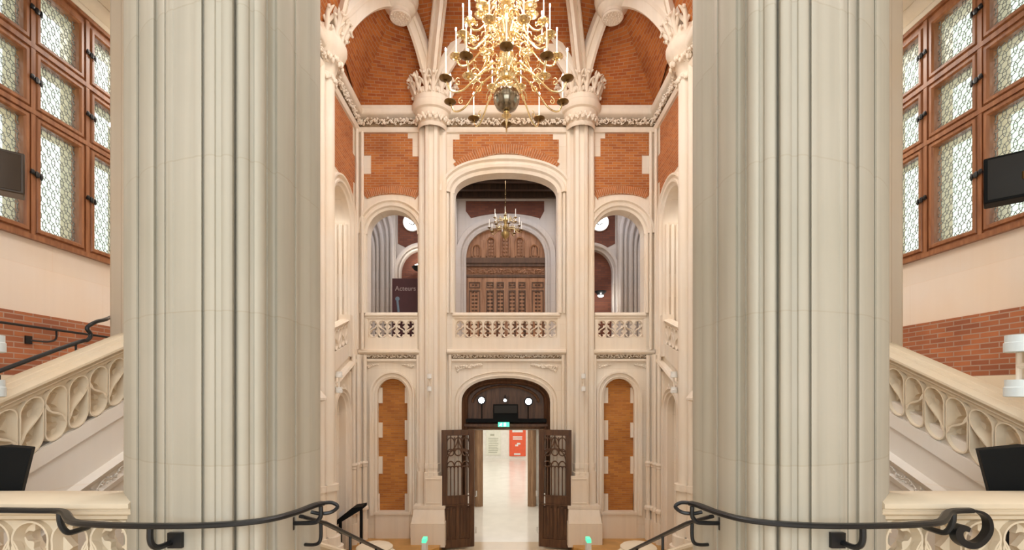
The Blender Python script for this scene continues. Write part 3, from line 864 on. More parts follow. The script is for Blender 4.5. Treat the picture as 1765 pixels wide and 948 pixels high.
# ---------------------------------------------------------------- columns
def plan_extr(mb, pts, z0, z1):
    mb.hexa([(x, y, z0) for x, y in pts], [(x, y, z1) for x, y in pts])
def roll(cx, cy, r, a0, a1, n=8):
    return [(cx + r * math.cos(R(a0 + (a1 - a0) * i / n)), cy + r * math.sin(R(a0 + (a1 - a0) * i / n))) for i in range(n + 1)]
for s, nm in ((1, 'left'), (-1, 'right')):
    c = -1.82
    t = thing('wall_column', 'tall moulded cream stone column on the end wall, %s of the central doors' % nm, 'column', (c * s, 11.8, -3.8))
    def prof(w, d, r):
        # half columns at both edges, quirk, broad fluted face
        return [(c - w, 12.0), (c - w, 11.93)] + roll(c - w + r, 11.93, r, 180, 300, 6) + [(c - w * 0.52, 11.90), (c - w * 0.52, 11.84)] + \
            [(c - w * 0.42, 12 - d), (c - w * 0.20, 12 - d - 0.02), (c - w * 0.16, 12 - d + 0.03), (c + w * 0.16, 12 - d + 0.03), (c + w * 0.20, 12 - d - 0.02), (c + w * 0.42, 12 - d)] + \
            [(c + w * 0.52, 11.84), (c + w * 0.52, 11.90)] + roll(c + w - r, 11.93, r, 240, 360, 6) + [(c + w, 11.93), (c + w, 12.0)]
    mb = MB(s); plan_extr(mb, prof(0.345, 0.27, 0.065), -1.75, 6.55); mb.build('shaft', M_ST, t)
    mb = MB(s)
    plan_extr(mb, prof(0.37, 0.30, 0.07), -1.83, -1.72); plan_extr(mb, prof(0.35, 0.28, 0.065), -1.98, -1.83)
    plan_extr(mb, prof(0.39, 0.34, 0.07), -2.72, -1.93)
    mb.box(c - 0.14, c + 0.27, 11.635, 11.68, -2.715, -2.0)
    mb.sweep([(c - 0.10, -2.64), (c + 0.23, -2.64), (c + 0.23, -2.08), (c - 0.10, -2.08)], [(0, 11.636), (0, 11.62), (-0.02, 11.62), (-0.025, 11.636)], XZ, closed=True)
    mb.box(c - 0.42, c + 0.35, 11.60, 12.0, -2.78, -2.715)
    mb.hexa([(c - .44, 11.48, -3.1), (c + .35, 11.48, -3.1), (c + .35, 12, -3.1), (c - .44, 12, -3.1)], [(c - .40, 11.62, -2.775), (c + .33, 11.62, -2.775), (c + .33, 12, -2.775), (c - .40, 12, -2.775)])
    mb.box(c - 0.20, c + 0.26, 11.60, 11.68, -2.88, -2.84)
    mb.box(c - 0.45, c + 0.36, 11.46, 12.0, -3.66, -3.095)
    mb.build('base', M_ST, t)
    mb = MB(s)
    mb.lathe([(0.33, 6.42 - 7), (0.35, 6.46 - 7), (0.36, -0.50), (0.33, -0.46), (0.36, -0.40), (0.40, -0.26), (0.42, -0.2), (0.47, -0.17), (0.50, -0.10), (0.50, -0.02), (0.45, 0.03), (0.45, 0.10), (0.43, 0.30), (0.30, 0.36)], (c, 11.92, 7.0), 28, PI + 0.2, PI - 0.1)
    mb.build('capital', M_ST, t)
    mb = MB(s)
    leaf_crown(mb, (c, 11.92, 7.0), 0.40, 0.12, 0.44, 14, 0.19, seed=5, size=1.15)
    for k in range(36):
        th = PI + PI * k / 35
        mb.blob((c + 0.40 * math.cos(th), 11.92 + 0.40 * math.sin(th), 6.62 + 0.05 * math.sin(k * 1.7)), 0.035, 0.035, 0.05, 7, 5)
    for k in range(24):
        th = PI + PI * k / 23
        mb.blob((c + 0.455 * math.cos(th), 11.92 + 0.455 * math.sin(th), 7.16), 0.018, 0.018, 0.018, 7, 5)
    mb.build('carved_leaves', M_ST, t, smooth=85)

    # column half way along the side wall
    cy = 9.86
    t = thing('wall_column', 'tall cream stone column rising along the %s side wall to a leafy capital' % nm, 'column', (-3.72 * s, cy, -3.8))
    def cl(z0, z1, g=0.0):
        mb.tube([(-3.64 + g, cy - 0.02, z0), (-3.64 + g, cy - 0.02, z1)], 0.145 + g, 14)
        mb.tube([(-3.68, cy - 0.24, z0), (-3.68, cy - 0.24, z1)], 0.075 + g, 12)
        mb.tube([(-3.68, cy + 0.22, z0), (-3.68, cy + 0.22, z1)], 0.075 + g, 12)
        mb.tube([(-3.86, cy - 0.30, z0), (-3.86, cy - 0.30, z1)], 0.07 + g, 12)
        mb.box(-4.15, -3.66 + g, cy - 0.26 - g, cy + 0.26 + g, z0, z1)
        mb.box(-4.15, -3.80 + g, cy - 0.36 - g, cy + 0.34 + g, z0, z1)
    mb = MB(s); cl(-1.85, 6.6); mb.build('shaft', M_ST, t)
    mb = MB(s); cl(-1.98, -1.85, 0.04); cl(-2.9, -1.98, 0.02); cl(-3.1, -2.9, 0.06); cl(-3.8, -3.1, 0.09); mb.build('base', M_ST, t)
    mb = MB(s)
    mb.lathe([(0.22, -0.7), (0.25, -0.66), (0.25, -0.60), (0.22, -0.56), (0.28, -0.36), (0.38, -0.2), (0.43, -0.14), (0.46, -0.06), (0.46, 0.02), (0.41, 0.06), (0.40, 0.14), (0.38, 0.28), (0.2, 0.36)], (-3.72, cy, 7.0), 28)
    mb.build('capital', M_ST, t)
    mb = MB(s)
    leaf_crown(mb, (-3.72, cy, 7.0), 0.36, 0.14, 0.40, 12, 0.18, seed=8, size=1.15)
    for k in range(44):
        th = 2 * PI * k / 44
        mb.blob((-3.72 + 0.36 * math.cos(th), cy + 0.36 * math.sin(th), 6.66 + 0.05 * math.sin(k * 1.9)), 0.038, 0.038, 0.055, 7, 5)
        mb.blob((-3.72 + 0.24 * math.cos(th), cy + 0.24 * math.sin(th), 6.34 + 0.03 * math.sin(k * 1.3)), 0.03, 0.03, 0.045, 7, 5)
    mb.build('carved_leaves', M_ST, t, smooth=85)

    # slim colonnettes clustered in the corner of the hall
    t = thing('corner_shafts', 'cluster of slim cream colonnettes filling the far %s corner of the hall' % nm, 'column', (-3.55 * s, 11.8, -3.6))
    for (x, y, r) in ((-3.63, 11.50, 0.055), (-3.58, 11.66, 0.045), (-3.60, 11.80, 0.06), (-3.48, 11.90, 0.05)):
        mb = MB(s); mb.tube([(x, y, -1.75), (x, y, 0.92)], r, 10); mb.tube([(x, y, -3.3), (x, y, -1.78)], r * 1.15, 10); mb.tube([(x, y, -3.6), (x, y, -3.1)], r * 1.6, 8)
        mb.lathe([(r, 0.05), (r * 1.6, 0.02), (r * 1.7, 0.0), (r * 1.3, -0.04), (r * 1.4, -0.08), (r * 1.15, -0.1)], (x, y, -1.72), 12)
        mb.lathe([(r, 0.08), (r * 1.9, 0.02), (r * 1.9, -0.04)], (x, y, -2.82), 12)
        mb.build('colonnette', M_ST, t)
    for (x, y, r) in ((-3.64, 11.80, 0.035), (-3.55, 11.92, 0.04)):
        mb = MB(s); mb.tube([(x, y, 1.06), (x, y, 6.42)], r, 10); mb.build('upper_colonnette', M_ST, t)

    # column standing behind the stair parapet
    t = thing('stair_column', 'beige stone column behind the %s staircase parapet, partly hidden by the massive pillar' % nm, 'column', (-3.85 * s, 5.0, -3.8))
    mb = MB(s)
    mb.box(-4.02, -3.66, 4.93, 5.45, -3.8, 5.95)
    mb.tube([(-4.02, 5.0, -3.8), (-4.02, 5.0, 5.95)], 0.055, 10); mb.tube([(-3.86, 4.93, -3.8), (-3.86, 4.93, 5.95)], 0.05, 10)
    mb.tube([(-3.72, 4.93, -3.8), (-3.72, 4.93, 5.95)], 0.06, 10)
    mb.build('shaft', M_SCOL, t)
    mb = MB(s); mb.box(-4.12, -3.6, 4.86, 5.5, 5.86, 5.98); mb.build('cap', M_BAL, t)

    # the massive clustered pillar in front
    def surf(px):
        u = (px - 364) / 151.0
        return 3.16 - 0.50 * max(0.0, 1 - u * u) ** 0.62
    segs = [(213, 238, 'r', .040), (238, 241, 'g', .014), (241, 268, 'r', .040), (268, 272, 'g', .012), (272, 285, 'r', .018), (285, 299, 'r', .010), (299, 334, 'f', 0), (334, 349, 'r', .009), (349, 352, 's', .02), (352, 372, 'r', .016), (372, 381, 'f', 0), (381, 403, 'r', .026),
            (403, 408, 'g', .04), (408, 431, 'r', .022), (431, 436, 'f', 0), (436, 458, 'r', .026), (458, 462, 'g', .012), (462, 478, 'g', .035), (478, 504, 'f', -.01), (504, 510, 'g', .02), (510, 515, 'r', .01)]
    front = []
    for a, b, k, d in segs:
        m = 8 if k == 'r' else 4
        for i in range(m + (1 if b == 515 else 0)):
            x = a + (b - a) * (i + 0.001) / m
            t_ = (x - a) / (b - a); y = surf(x)
            bulge = math.sqrt(max(0, 1 - (2 * t_ - 1) ** 2))
            if k == 'r': y -= d * bulge
            elif k == 'g': y += d * bulge
            else: y += d
            front.append(((x - CX) * y / F, y))
    cxp = -1.90
    back = [(2 * cxp - x if False else x, 6.36 - y) for x, y in reversed(front)]
    t = thing('clustered_pillar', 'massive grey limestone clustered pillar in the foreground, %s of the central stairs' % nm, 'pillar', (cxp * s, 3.18, -3.8))
    mb = MB(s); plan_extr(mb, front + back, -3.78, 7.42); mb.build('shaft', M_PIER, t, smooth=25)

# =================================================================== BALUSTRADES AND STAIRS
COPE = [(-0.16, -0.03), (-0.16, -0.06), (-0.13, -0.075), (-0.13, -0.10), (-0.10, -0.13), (-0.06, -0.16), (-0.06, -0.22), (0.115, -0.22), (0.115, -0.20), (0.125, -0.175), (0.145, -0.16), (0.145, -0.145), (0.13, -0.135), (0.135, -0.11), (0.16, -0.09), (0.185, -0.085), (0.185, -0.055), (0.165, -0.045), (0.13, -0.02), (0.115, -0.018), (0.11, 0.0), (0.05, 0.012), (0.045, 0.026), (0.0, 0.03), (-0.10, 0.01)]
COPE = [(a, -0.22 + (b + 0.22) * 0.68) for a, b in COPE]
def coping_yz(mb, ya, yb, za, zb, x, prof=COPE):
    n = len(prof)
    mb.add([(x + a, ya, za + b) for a, b in prof] + [(x + a, yb, zb + b) for a, b in prof],
           [(i, (i + 1) % n, n + (i + 1) % n, n + i) for i in range(n)] + [tuple(range(n)), tuple(range(n, 2 * n))[::-1]])
for s, nm in ((1, 'left'), (-1, 'right')):
    dz = 0.0 if s == 1 else -0.10
    # lower flight, rises towards the gallery
    sl = 0.443; zc = lambda y: 0.57 + dz + sl * (y - 4.68)
    t = thing('stair_balustrade', 'pierced stone balustrade climbing beside the %s side staircase' % nm, 'balustrade', (-3.8 * s, 3.4, -1.3))
    mb = MB(s); coping_yz(mb, 2.1, 4.93, zc(2.1), zc(4.93), -3.83, [(a * 0.9, b) for a, b in COPE]); mb.build('coping', M_BAL, t)
    mb = MB(s)
    n = 14; w = 0.207
    tracery(mb, lambda u, v, d: (d, u, v + sl * (u - 4.68) + 0.57 + dz), 4.93 - n * w, 4.93, -0.665, 0.46, n, -3.71, -3.91, first=0)
    mb.build('tracery_panel', M_BAL, t)
    mb = MB(s)
    mb.extr([[(2.1, zc(2.1) - 0.80), (4.93, zc(4.93) - 0.80), (4.93, zc(4.93) - 0.664), (2.1, zc(2.1) - 0.664)]], YZ, -3.715, -3.93)
    mb.build('base_rail', M_SGREY, t)
    # steps of the lower and upper side flights
    t = thing('side_staircase', 'stone steps of the %s side staircase behind its pierced balustrade' % nm, 'staircase', (-5.0 * s, 2.0, -1.55))
    mb = MB(s)
    for i in range(10): mb.box(-5.98, -4.12, 2.0 + i * 0.32, 5.2, -1.55 + i * 0.145, -1.55 + (i + 1) * 0.145)
    mb.build('steps', M_FLOORH, t)
    t = thing('side_staircase', 'stone steps from the side landing up to the gallery, far %s' % nm, 'staircase', (-5.0 * s, 9.2, -0.1))
    mb = MB(s)
    for i in range(7): mb.box(-5.98, -4.12, 9.2 + i * 0.36, 11.98, -0.1 + i * 0.151, -0.1 + (i + 1) * 0.151)
    mb.build('steps', M_FLOORH, t)
    # landing parapet in the near bay
    t = thing('landing_balustrade', 'level stone parapet between columns in the near bay of the %s side wall' % nm, 'balustrade', (-3.8 * s, 5.5, -0.1))
    mb = MB(s); coping_yz(mb, 5.45, 9.0, 0.80, 0.80, -3.80, [(a * 0.7, b * 0.6) for a, b in COPE]); mb.build('coping', M_ST, t)
    mb = MB(s); tracery(mb, YZ, 5.45, 9.0, 0.20, 0.48, 15, -3.72, -3.90); mb.build('tracery_panel', M_ST, t)
    mb = MB(s); mb.box(-3.92, -3.70, 5.45, 9.0, -0.12, 0.20); mb.box(-3.93, -3.66, 8.90, 9.06, -0.12, 0.84); mb.build('base_rail', M_ST, t)
    # upper flight parapet rising to the gallery
    z2 = lambda y: 1.76 + 0.31 * (y - 11.3)
    t = thing('stair_balustrade', 'short rising stone parapet at the far end of the %s side wall, below the gallery' % nm, 'balustrade', (-3.8 * s, 10.2, 0.3))
    mb = MB(s); coping_yz(mb, 10.16, 11.32, z2(10.16), z2(11.32), -3.78, [(a * 0.7, b * 0.6) for a, b in COPE]); mb.build('coping', M_ST, t)
    mb = MB(s); tracery(mb, lambda u, v, d: (d, u, v + 1.76 + 0.31 * (u - 11.3)), 10.2, 11.26, -0.60, 0.46, 5, -3.68, -3.86); mb.build('tracery_panel', M_ST, t)
    mb = MB(s); mb.extr([[(10.16, 0.36), (11.26, 0.83), (11.26, z2(11.26) - 0.6), (10.16, z2(10.16) - 0.6)]], YZ, -3.67, -3.87)
    mb.box(-3.9, -3.63, 11.26, 11.42, 0.85, 1.82); mb.build('base_rail', M_ST, t)
    # level balustrade in front of the stair well
    t = thing('landing_balustrade', 'level front balustrade with round pierced tracery at the %s edge of the landing' % nm, 'balustrade', (-3.0 * s, 3.05, -1.55))
    cpy = [(0.11, -0.05), (-0.06, -0.05), (-0.10, -0.06), (-0.14, -0.068), (-0.155, -0.078), (-0.155, -0.105), (-0.13, -0.112), (-0.13, -0.122), (-0.14, -0.128), (-0.135, -0.145), (-0.11, -0.155), (-0.085, -0.165), (-0.085, -0.185), (-0.06, -0.20), (0.06, -0.20), (0.12, -0.12), (0.14, -0.07)]
    mb = MB(s); mb.sweep([(-3.62, 0), (-2.3, 0)], [(a, -0.60 + b) for a, b in cpy], lambda u, v, d: (u, 3.10 + v, d)); mb.build('coping', M_BAL, t)
    mb = MB(s); tracery(mb, XZ, -2.36 - 0.245 * 5, -2.36, -1.32, 0.53, 5, 3.02, 3.20, first=1); mb.build('tracery_panel', M_BAL, t)
    mb = MB(s); mb.box(-3.62, -2.36, 3.0, 3.22, -1.56, -1.32); mb.build('base_rail', M_BAL, t)
    t = thing('newel_post', 'square stone newel where the landing meets the %s side flight' % nm, 'newel', (-3.8 * s, 3.1, -1.55))
    mb = MB(s); mb.box(-4.02, -3.64, 2.95, 3.30, -1.56, 0.95); mb.box(-4.06, -3.60, 2.91, 3.34, 0.95, 1.02); mb.build('post', M_BAL, t)

    # central flight: descending balustrade, newel
    zz = lambda y: -0.98 - 0.43 * (y - 3.53)
    t = thing('stair_balustrade', 'descending stone balustrade on the %s of the central flight, going down to the hall' % nm, 'balustrade', (-1.5 * s, 8.0, -3.8))
    mb = MB(s); coping_yz(mb, 3.45, 7.7, zz(3.45), zz(7.7), -1.55, [(a * 0.85, b) for a, b in COPE]); mb.build('coping', M_BAL, t)
    mb = MB(s)
    tracery(mb, lambda u, v, d: (d, u, v - 0.98 - 0.43 * (u - 3.53)), 3.5, 7.64, -0.66, 0.44, 18, -1.47, -1.64); mb.build('tracery_panel', M_BAL, t)
    mb = MB(s); mb.extr([[(3.2, -3.79), (7.7, -3.79), (7.7, zz(7.7) - 0.66), (3.2, zz(3.2) - 0.66)]], YZ, -1.46, -1.65); mb.build('string_wall', M_BAL, t)
    t = thing('newel_post', 'broad pale stone newel with flat top at the foot of the central flight, %s' % nm, 'newel', (-2.2 * s, 8.3, -3.8))
    mb = MB(s); mb.lathe([(0.26, 0), (0.26, 0.12), (0.21, 0.18), (0.20, 1.0), (0.24, 1.06)], (-2.26, 8.3, -3.8), 8, a0=R(22.5)); mb.build('post', M_BAL, t)
    mb = MB(s); mb.lathe([(0.27, 1.06), (0.31, 1.10), (0.31, 1.16), (0.27, 1.19), (0.0, 1.21)], (-2.26, 8.3, -3.8), 16); mb.build('cap', M_BAL, t)
    mb = MB(s); mb.tube([(-1.6, 7.72, zz(7.7) - 0.1), (-1.68, 8.0, -2.86), (-1.85, 8.2, -2.8), (-2.05, 8.28, -2.72)], 0.10, 8)
    mb.extr([[(-1.62, -3.79), (-2.08, -3.79), (-2.08, -2.75), (-1.62, -2.85)]], XZ, 8.1, 8.26); mb.build('curved_wall', M_BAL, t)

t = thing('central_staircase', 'broad central stone flight going down from the landing to the hall', 'staircase', (0, 3.15, -3.8))
mb = MB()
for i in range(15): mb.box(-1.46, 1.46, 3.15, 3.15 + 0.34 * (15 - i), -3.8 + 0.15 * i - (0.0 if i else 0.0), -3.8 + 0.15 * (i + 1))
mb.build('steps', M_FLOORH, t)

# gallery parapets
for (xa, xb, n, lab) in ((630, 720, 5, 'pierced gallery parapet in front of the maroon banner'), (780, 965, 11, 'wide pierced gallery parapet above the central doors'), (1025, 1113, 5, 'short pierced gallery parapet on the side opposite the maroon banner')):
    t = thing('gallery_parapet', lab, 'balustrade', (bx((xa + xb) / 2), 12.0, 0.96))
    mb = MB()
    mb.sweep([(bx(xa), 0), (bx(xb), 0)], [(0.08, bz(539)), (-0.09, bz(539)), (-0.11, bz(541)), (-0.11, bz(544)), (-0.07, bz(546)), (-0.07, bz(548)), (-0.03, bz(551)), (0.08, bz(551))], lambda u, v, d: (u, 12.06 + v, d))
    mb.build('coping', M_ST, t)
    mb = MB(); tracery(mb, XZ, bx(xa + 5), bx(xb - 5), bz(582), bz(551) - bz(582), n, 12.0, 12.14); mb.build('tracery_panel', M_ST, t)
    mb = MB(); mb.box(bx(xa), bx(xb), 11.97, 12.16, bz(606), bz(582)); mb.box(bx(xa), bx(xa + 5), 11.97, 12.16, bz(582), bz(551)); mb.box(bx(xb - 5), bx(xb), 11.97, 12.16, bz(582), bz(551))
    mb.build('base_rail', M_ST, t)

# =================================================================== HANDRAILS
def smooth_path(pts, n=5):
    """Catmull-Rom through the points"""
    V = [Vector(p) for p in pts]; V = [V[0] * 2 - V[1]] + V + [V[-1] * 2 - V[-2]]; out = []
    for i in range(1, len(V) - 2):
        for k in range(n):
            t = k / n
            out.append(tuple(0.5 * ((2 * V[i]) + (V[i + 1] - V[i - 1]) * t + (2 * V[i - 1] - 5 * V[i] + 4 * V[i + 1] - V[i + 2]) * t * t + (3 * V[i] - V[i - 1] - 3 * V[i + 1] + V[i + 2]) * t ** 3)))
    out.append(tuple(V[-2]))
    return out
def strap(mb, pts, w, h):
    """flat bar handrail: wide across, thin in height"""
    pts = [Vector(p) for p in pts]; vs = []
    prof = [(-w / 2, -h / 2 * .5), (-w / 2 * .8, -h / 2), (w / 2 * .8, -h / 2), (w / 2, -h / 2 * .5), (w / 2, h / 2 * .4), (w / 2 * .6, h / 2), (-w / 2 * .6, h / 2), (-w / 2, h / 2 * .4)]
    for i, p in enumerate(pts):
        t = (pts[min(i + 1, len(pts) - 1)] - pts[max(i - 1, 0)]).normalized()
        sd = t.cross(Vector((0, 0, 1))).normalized(); nn = sd.cross(t).normalized()
        for a, b in prof: vs.append(tuple(p + sd * a + nn * b))
    m = 8
    mb.add(vs, [(i * m + k, i * m + (k + 1) % m, (i + 1) * m + (k + 1) % m, (i + 1) * m + k) for i in range(len(pts) - 1) for k in range(m)] + [tuple(range(m)), tuple((len(pts) - 1) * m + k for k in range(m))])
def bracket(name, mb, pts, parent, r=0.013, plate=None, s=1):
    mb.tube(smooth_path(pts, 4), r, 8)
    if plate:
        x, y, z, w, h = plate
        mb.box(x - w / 2, x + w / 2, y - 0.012, y + 0.012, z - h / 2, z + h / 2)
    return mb.build(name, M_IRON, parent)
for s, nm in ((1, 'left'), (-1, 'right')):
    ex = ', ending in a scroll' if s < 0 else ''
    t = thing('curved_handrail', 'black iron handrail bowed round the foreground pillar on the %s%s' % (nm, ex), 'handrail', (-1.9 * s, 2.55, -0.70))
    zr = -0.70
    def hp(px, py, z=zr):
        Y = -z * F / (py - CY); return ((px - CX) * Y / F, Y, z)
    base = [(125, 899), (170, 904), (230, 906), (300, 906.5), (360, 905), (420, 901), (470, 894), (510, 883), (540, 871.5), (556, 867)]
    pts = [hp(a, b) for a, b in base]
    if s == 1: pts = [(-3.75, 2.90, zr), (-3.2, 2.90, zr), hp(60, 880), hp(98, 880.5), hp(112, 884)] + pts
    else:
        pts = [hp(72, 879.5), hp(98, 880.5), hp(112, 884)] + pts
    P0 = smooth_path(pts, 5)
    mb = MB(s); strap(mb, P0, 0.046, 0.026)
    e = Vector(pts[-1])
    # the end turns round a loop
    loop = [tuple(e), tuple(e + Vector((0.05, 0.03, -0.005))), tuple(e + Vector((0.085, 0.03, -0.03))), tuple(e + Vector((0.06, -0.01, -0.055))), tuple(e + Vector((0.0, -0.03, -0.06))), tuple(e + Vector((-0.06, -0.03, -0.05)))]
    mb.tube(smooth_path(loop, 5), 0.012, 8)
    mb.build('rail', M_IRON, t)
    if s == -1:
        mb = MB(s)
        sc = [(78, 879.5), (62, 881), (50, 888), (44, 899), (44, 914), (52, 928), (66, 938), (82, 938), (95, 929), (98, 916), (90, 909), (80, 912)]
        y = hp(72, 879.5)[1]
        q = smooth_path([((a - CX) * y / F, y, (CY - b) * y / F) for a, b in sc], 5)
        n = len(q)
        # a tapering flat ribbon curled in the upright plane
        vs = []; fs = []
        for i, p in enumerate(q):
            w_ = 0.024
            a = Vector(q[min(i + 1, n - 1)]) - Vector(q[max(i - 1, 0)]); a.normalize(); nn = Vector((-a.z, 0, a.x))
            th = 0.008 + 0.026 * min(1, i / n * 1.2) if i < n * 0.8 else 0.034 - 0.016 * (i / n - 0.8) / 0.2
            for dx, dy in ((-th, -w_), (th, -w_), (th, w_), (-th, w_)):
                vs.append((p[0] + nn.x * dx * 0.7, p[1] + dy, p[2] + nn.z * dx * 0.7))
        for i in range(n - 1):
            for k in range(4): fs.append((i * 4 + k, i * 4 + (k + 1) % 4, (i + 1) * 4 + (k + 1) % 4, (i + 1) * 4 + k))
        fs += [(0, 1, 2, 3), ((n - 1) * 4, (n - 1) * 4 + 1, (n - 1) * 4 + 2, (n - 1) * 4 + 3)]
        mb.add(vs, fs); mb.build('scroll_end', M_IRON, t)
    # brackets
    Yb = 2.91
    q = lambda a, b, Y: P(a, b, Y)
    mb = MB(s); bracket('bracket', mb, [q(103, 882, 2.87), q(104, 898, 2.87), q(109, 911, 2.88), q(119, 918, 2.9), q(138, 913, 2.97), q(152, 908, 3.05)], t, 0.017)
    mb = MB(s); bracket('bracket', mb, [q(259, 908, 2.55), q(259, 930, 2.55), q(264, 941, 2.56), q(275, 943, 2.6), q(296, 935, 2.68)], t, 0.016, (q(307, 929, 2.70)[0], 2.68, q(307, 929, 2.70)[2], 0.078, 0.085))
    mb = MB(s); bracket('bracket', mb, [q(553, 873, 3.02), q(553, 888, 3.02), q(549, 896, 3.02), q(540, 901, 3.02), q(507, 902, 3.04)], t, 0.014, (q(502, 902, 3.05)[0], 3.04, q(502, 902, 3.05)[2], 0.04, 0.08))

    t = thing('stair_handrail', 'thin black iron handrail running down the central stairs, %s side' % nm, 'handrail', (-1.2 * s, 7.0, -3.2))
    A = [(-1.27, 3.0, -0.765), (-1.2, 3.2, -0.86), (-1.2, 8.1, -3.06), (-1.2, 8.35, -3.1)]
    mb = MB(s); strap(mb, A, 0.04, 0.022); mb.build('rail', M_IRON, t)
    for yy in (3.72, 4.45, 5.6, 6.8, 7.9):
        mb = MB(s); zt = -0.86 - 0.449 * (yy - 3.2); zb = -1.55 - 0.15 * (int((yy - 3.15) / 0.34) + 1)
        mb.tube([(-1.2, yy, zt), (-1.2, yy, max(zb, -3.8))], 0.011, 8); mb.build('post', M_IRON, t)
    mb = MB(s); mb.tube(smooth_path([q(553, 898, 3.18), q(553, 925, 3.18), q(549, 936, 3.18), q(538, 939, 3.2), q(519, 938, 3.25)], 4), 0.012, 8); mb.build('bracket', M_IRON, t)

    if s == 1:
        lab = 'dark iron rail with a swan neck rising behind the left stair coping'
        t = thing('stair_handrail', lab, 'handrail', (-4.05 * s, 3.5, 0.1))
        pts = [(-4.0, 2.3, -0.50), (-4.0, 3.83, 0.175), (-4.0, 4.50, 0.462), (-4.0, 4.62, 0.50), (-4.0, 4.66, 0.56), (-4.0, 4.62, 0.62), (-4.0, 4.72, 0.69), (-4.06, 4.9, 0.74), (-4.3, 5.3, 0.84)]
        mb = MB(s); mb.tube(smooth_path(pts, 5), 0.018, 10); mb.build('rail', M_IRON, t)
        for yy, z in ((3.82, 0.14), (4.5, 0.455), (2.6, -0.44)):
            mb = MB(s); mb.tube([(-4.0, yy, z), (-4.0, yy, z - 0.06), (-3.93, yy, z - 0.10)], 0.01, 6); mb.build('bracket', M_IRON, t)
        t = thing('wall_handrail', 'thin black handrail fixed level to the brick dado under the leaded windows', 'handrail', (-5.95, 6.3, 0.82))
        mb = MB(s); mb.tube([(-5.88, 4.0, 0.82), (-5.88, 8.6, 0.82)], 0.016, 8); mb.build('rail', M_IRON, t)
        for yy in (4.6, 6.17, 7.7):
            mb = MB(s); mb.tube(smooth_path([(-5.88, yy + 0.16, 0.81), (-5.88, yy + 0.15, 0.70), (-5.9, yy + 0.05, 0.655), (-5.98, yy - 0.12, 0.66)], 4), 0.012, 6)
            mb.box(-5.99, -5.96, yy - 0.16, yy - 0.08, 0.61, 0.71); mb.build('bracket', M_IRON, t)

# =================================================================== LEADED WINDOWS
COLS_ = [(4.66, 5.22), (5.45, 6.01), (6.22, 6.79), (7.03, 7.60), (7.83, 8.38)]
ROWS_ = [(2.09, 3.44), (3.66, 4.26), (4.50, 5.18)]
def hexlead(mb, y0, y1, z0, z1, x, a=0.046):
    """lead cames: hexagons ringed by squares, drawn as thin bars"""
    L = a * (1 + math.sqrt(3)); w = 0.0020
    segs = []
    rows = int((z1 - z0) / (L * math.sqrt(3) / 2)) + 3; cols = int((y1 - y0) / L) + 3
    rot = R(0)
    for r in range(-1, rows):
        for c in range(-1, cols):
            cy = y0 + c * L + (L / 2 if r % 2 else 0); cz = z0 + r * L * math.sqrt(3) / 2
            V = [(cy + a * math.cos(R(30 + 60 * k)), cz + a * math.sin(R(30 + 60 * k))) for k in range(6)]
            for k in range(6): segs.append((V[k], V[(k + 1) % 6]))
            for k in (5, 0, 1):       # squares towards three of the neighbours
                n = (math.cos(R(60 * (k + 1))), math.sin(R(60 * (k + 1))))
                A_, B_ = V[k], V[(k + 1) % 6]
                segs.append((A_, (A_[0] + n[0] * a, A_[1] + n[1] * a))); segs.append((B_, (B_[0] + n[0] * a, B_[1] + n[1] * a)))
    for (p, q) in segs:
        # clip to the pane
        t0, t1 = 0.0, 1.0; d = (q[0] - p[0], q[1] - p[1]); ok = True
        for k, lo, hi in ((0, y0, y1), (1, z0, z1)):
            if abs(d[k]) < 1e-9:
                if not lo <= p[k] <= hi: ok = False
            else:
                u, v = sorted(((lo - p[k]) / d[k], (hi - p[k]) / d[k])); t0 = max(t0, u); t1 = min(t1, v)
        if not ok or t1 - t0 < 1e-3: continue
        A_ = (p[0] + d[0] * t0, p[1] + d[1] * t0); B_ = (p[0] + d[0] * t1, p[1] + d[1] * t1)
        l = math.hypot(B_[0] - A_[0], B_[1] - A_[1])
        if l < 1e-4: continue
        n = (-(B_[1] - A_[1]) / l * w, (B_[0] - A_[0]) / l * w)
        mb.hexa([(x - 0.004, A_[0] + n[0], A_[1] + n[1]), (x - 0.004, A_[0] - n[0], A_[1] - n[1]), (x - 0.004, B_[0] - n[0], B_[1] - n[1]), (x - 0.004, B_[0] + n[0], B_[1] + n[1])],
                [(x + 0.004, A_[0] + n[0], A_[1] + n[1]), (x + 0.004, A_[0] - n[0], A_[1] - n[1]), (x + 0.004, B_[0] - n[0], B_[1] - n[1]), (x + 0.004, B_[0] + n[0], B_[1] + n[1])])
def rect(y0, y1, z0, z1, g=0.0): return [(y0 - g, z0 - g), (y1 + g, z0 - g), (y1 + g, z1 + g), (y0 - g, z1 + g)]
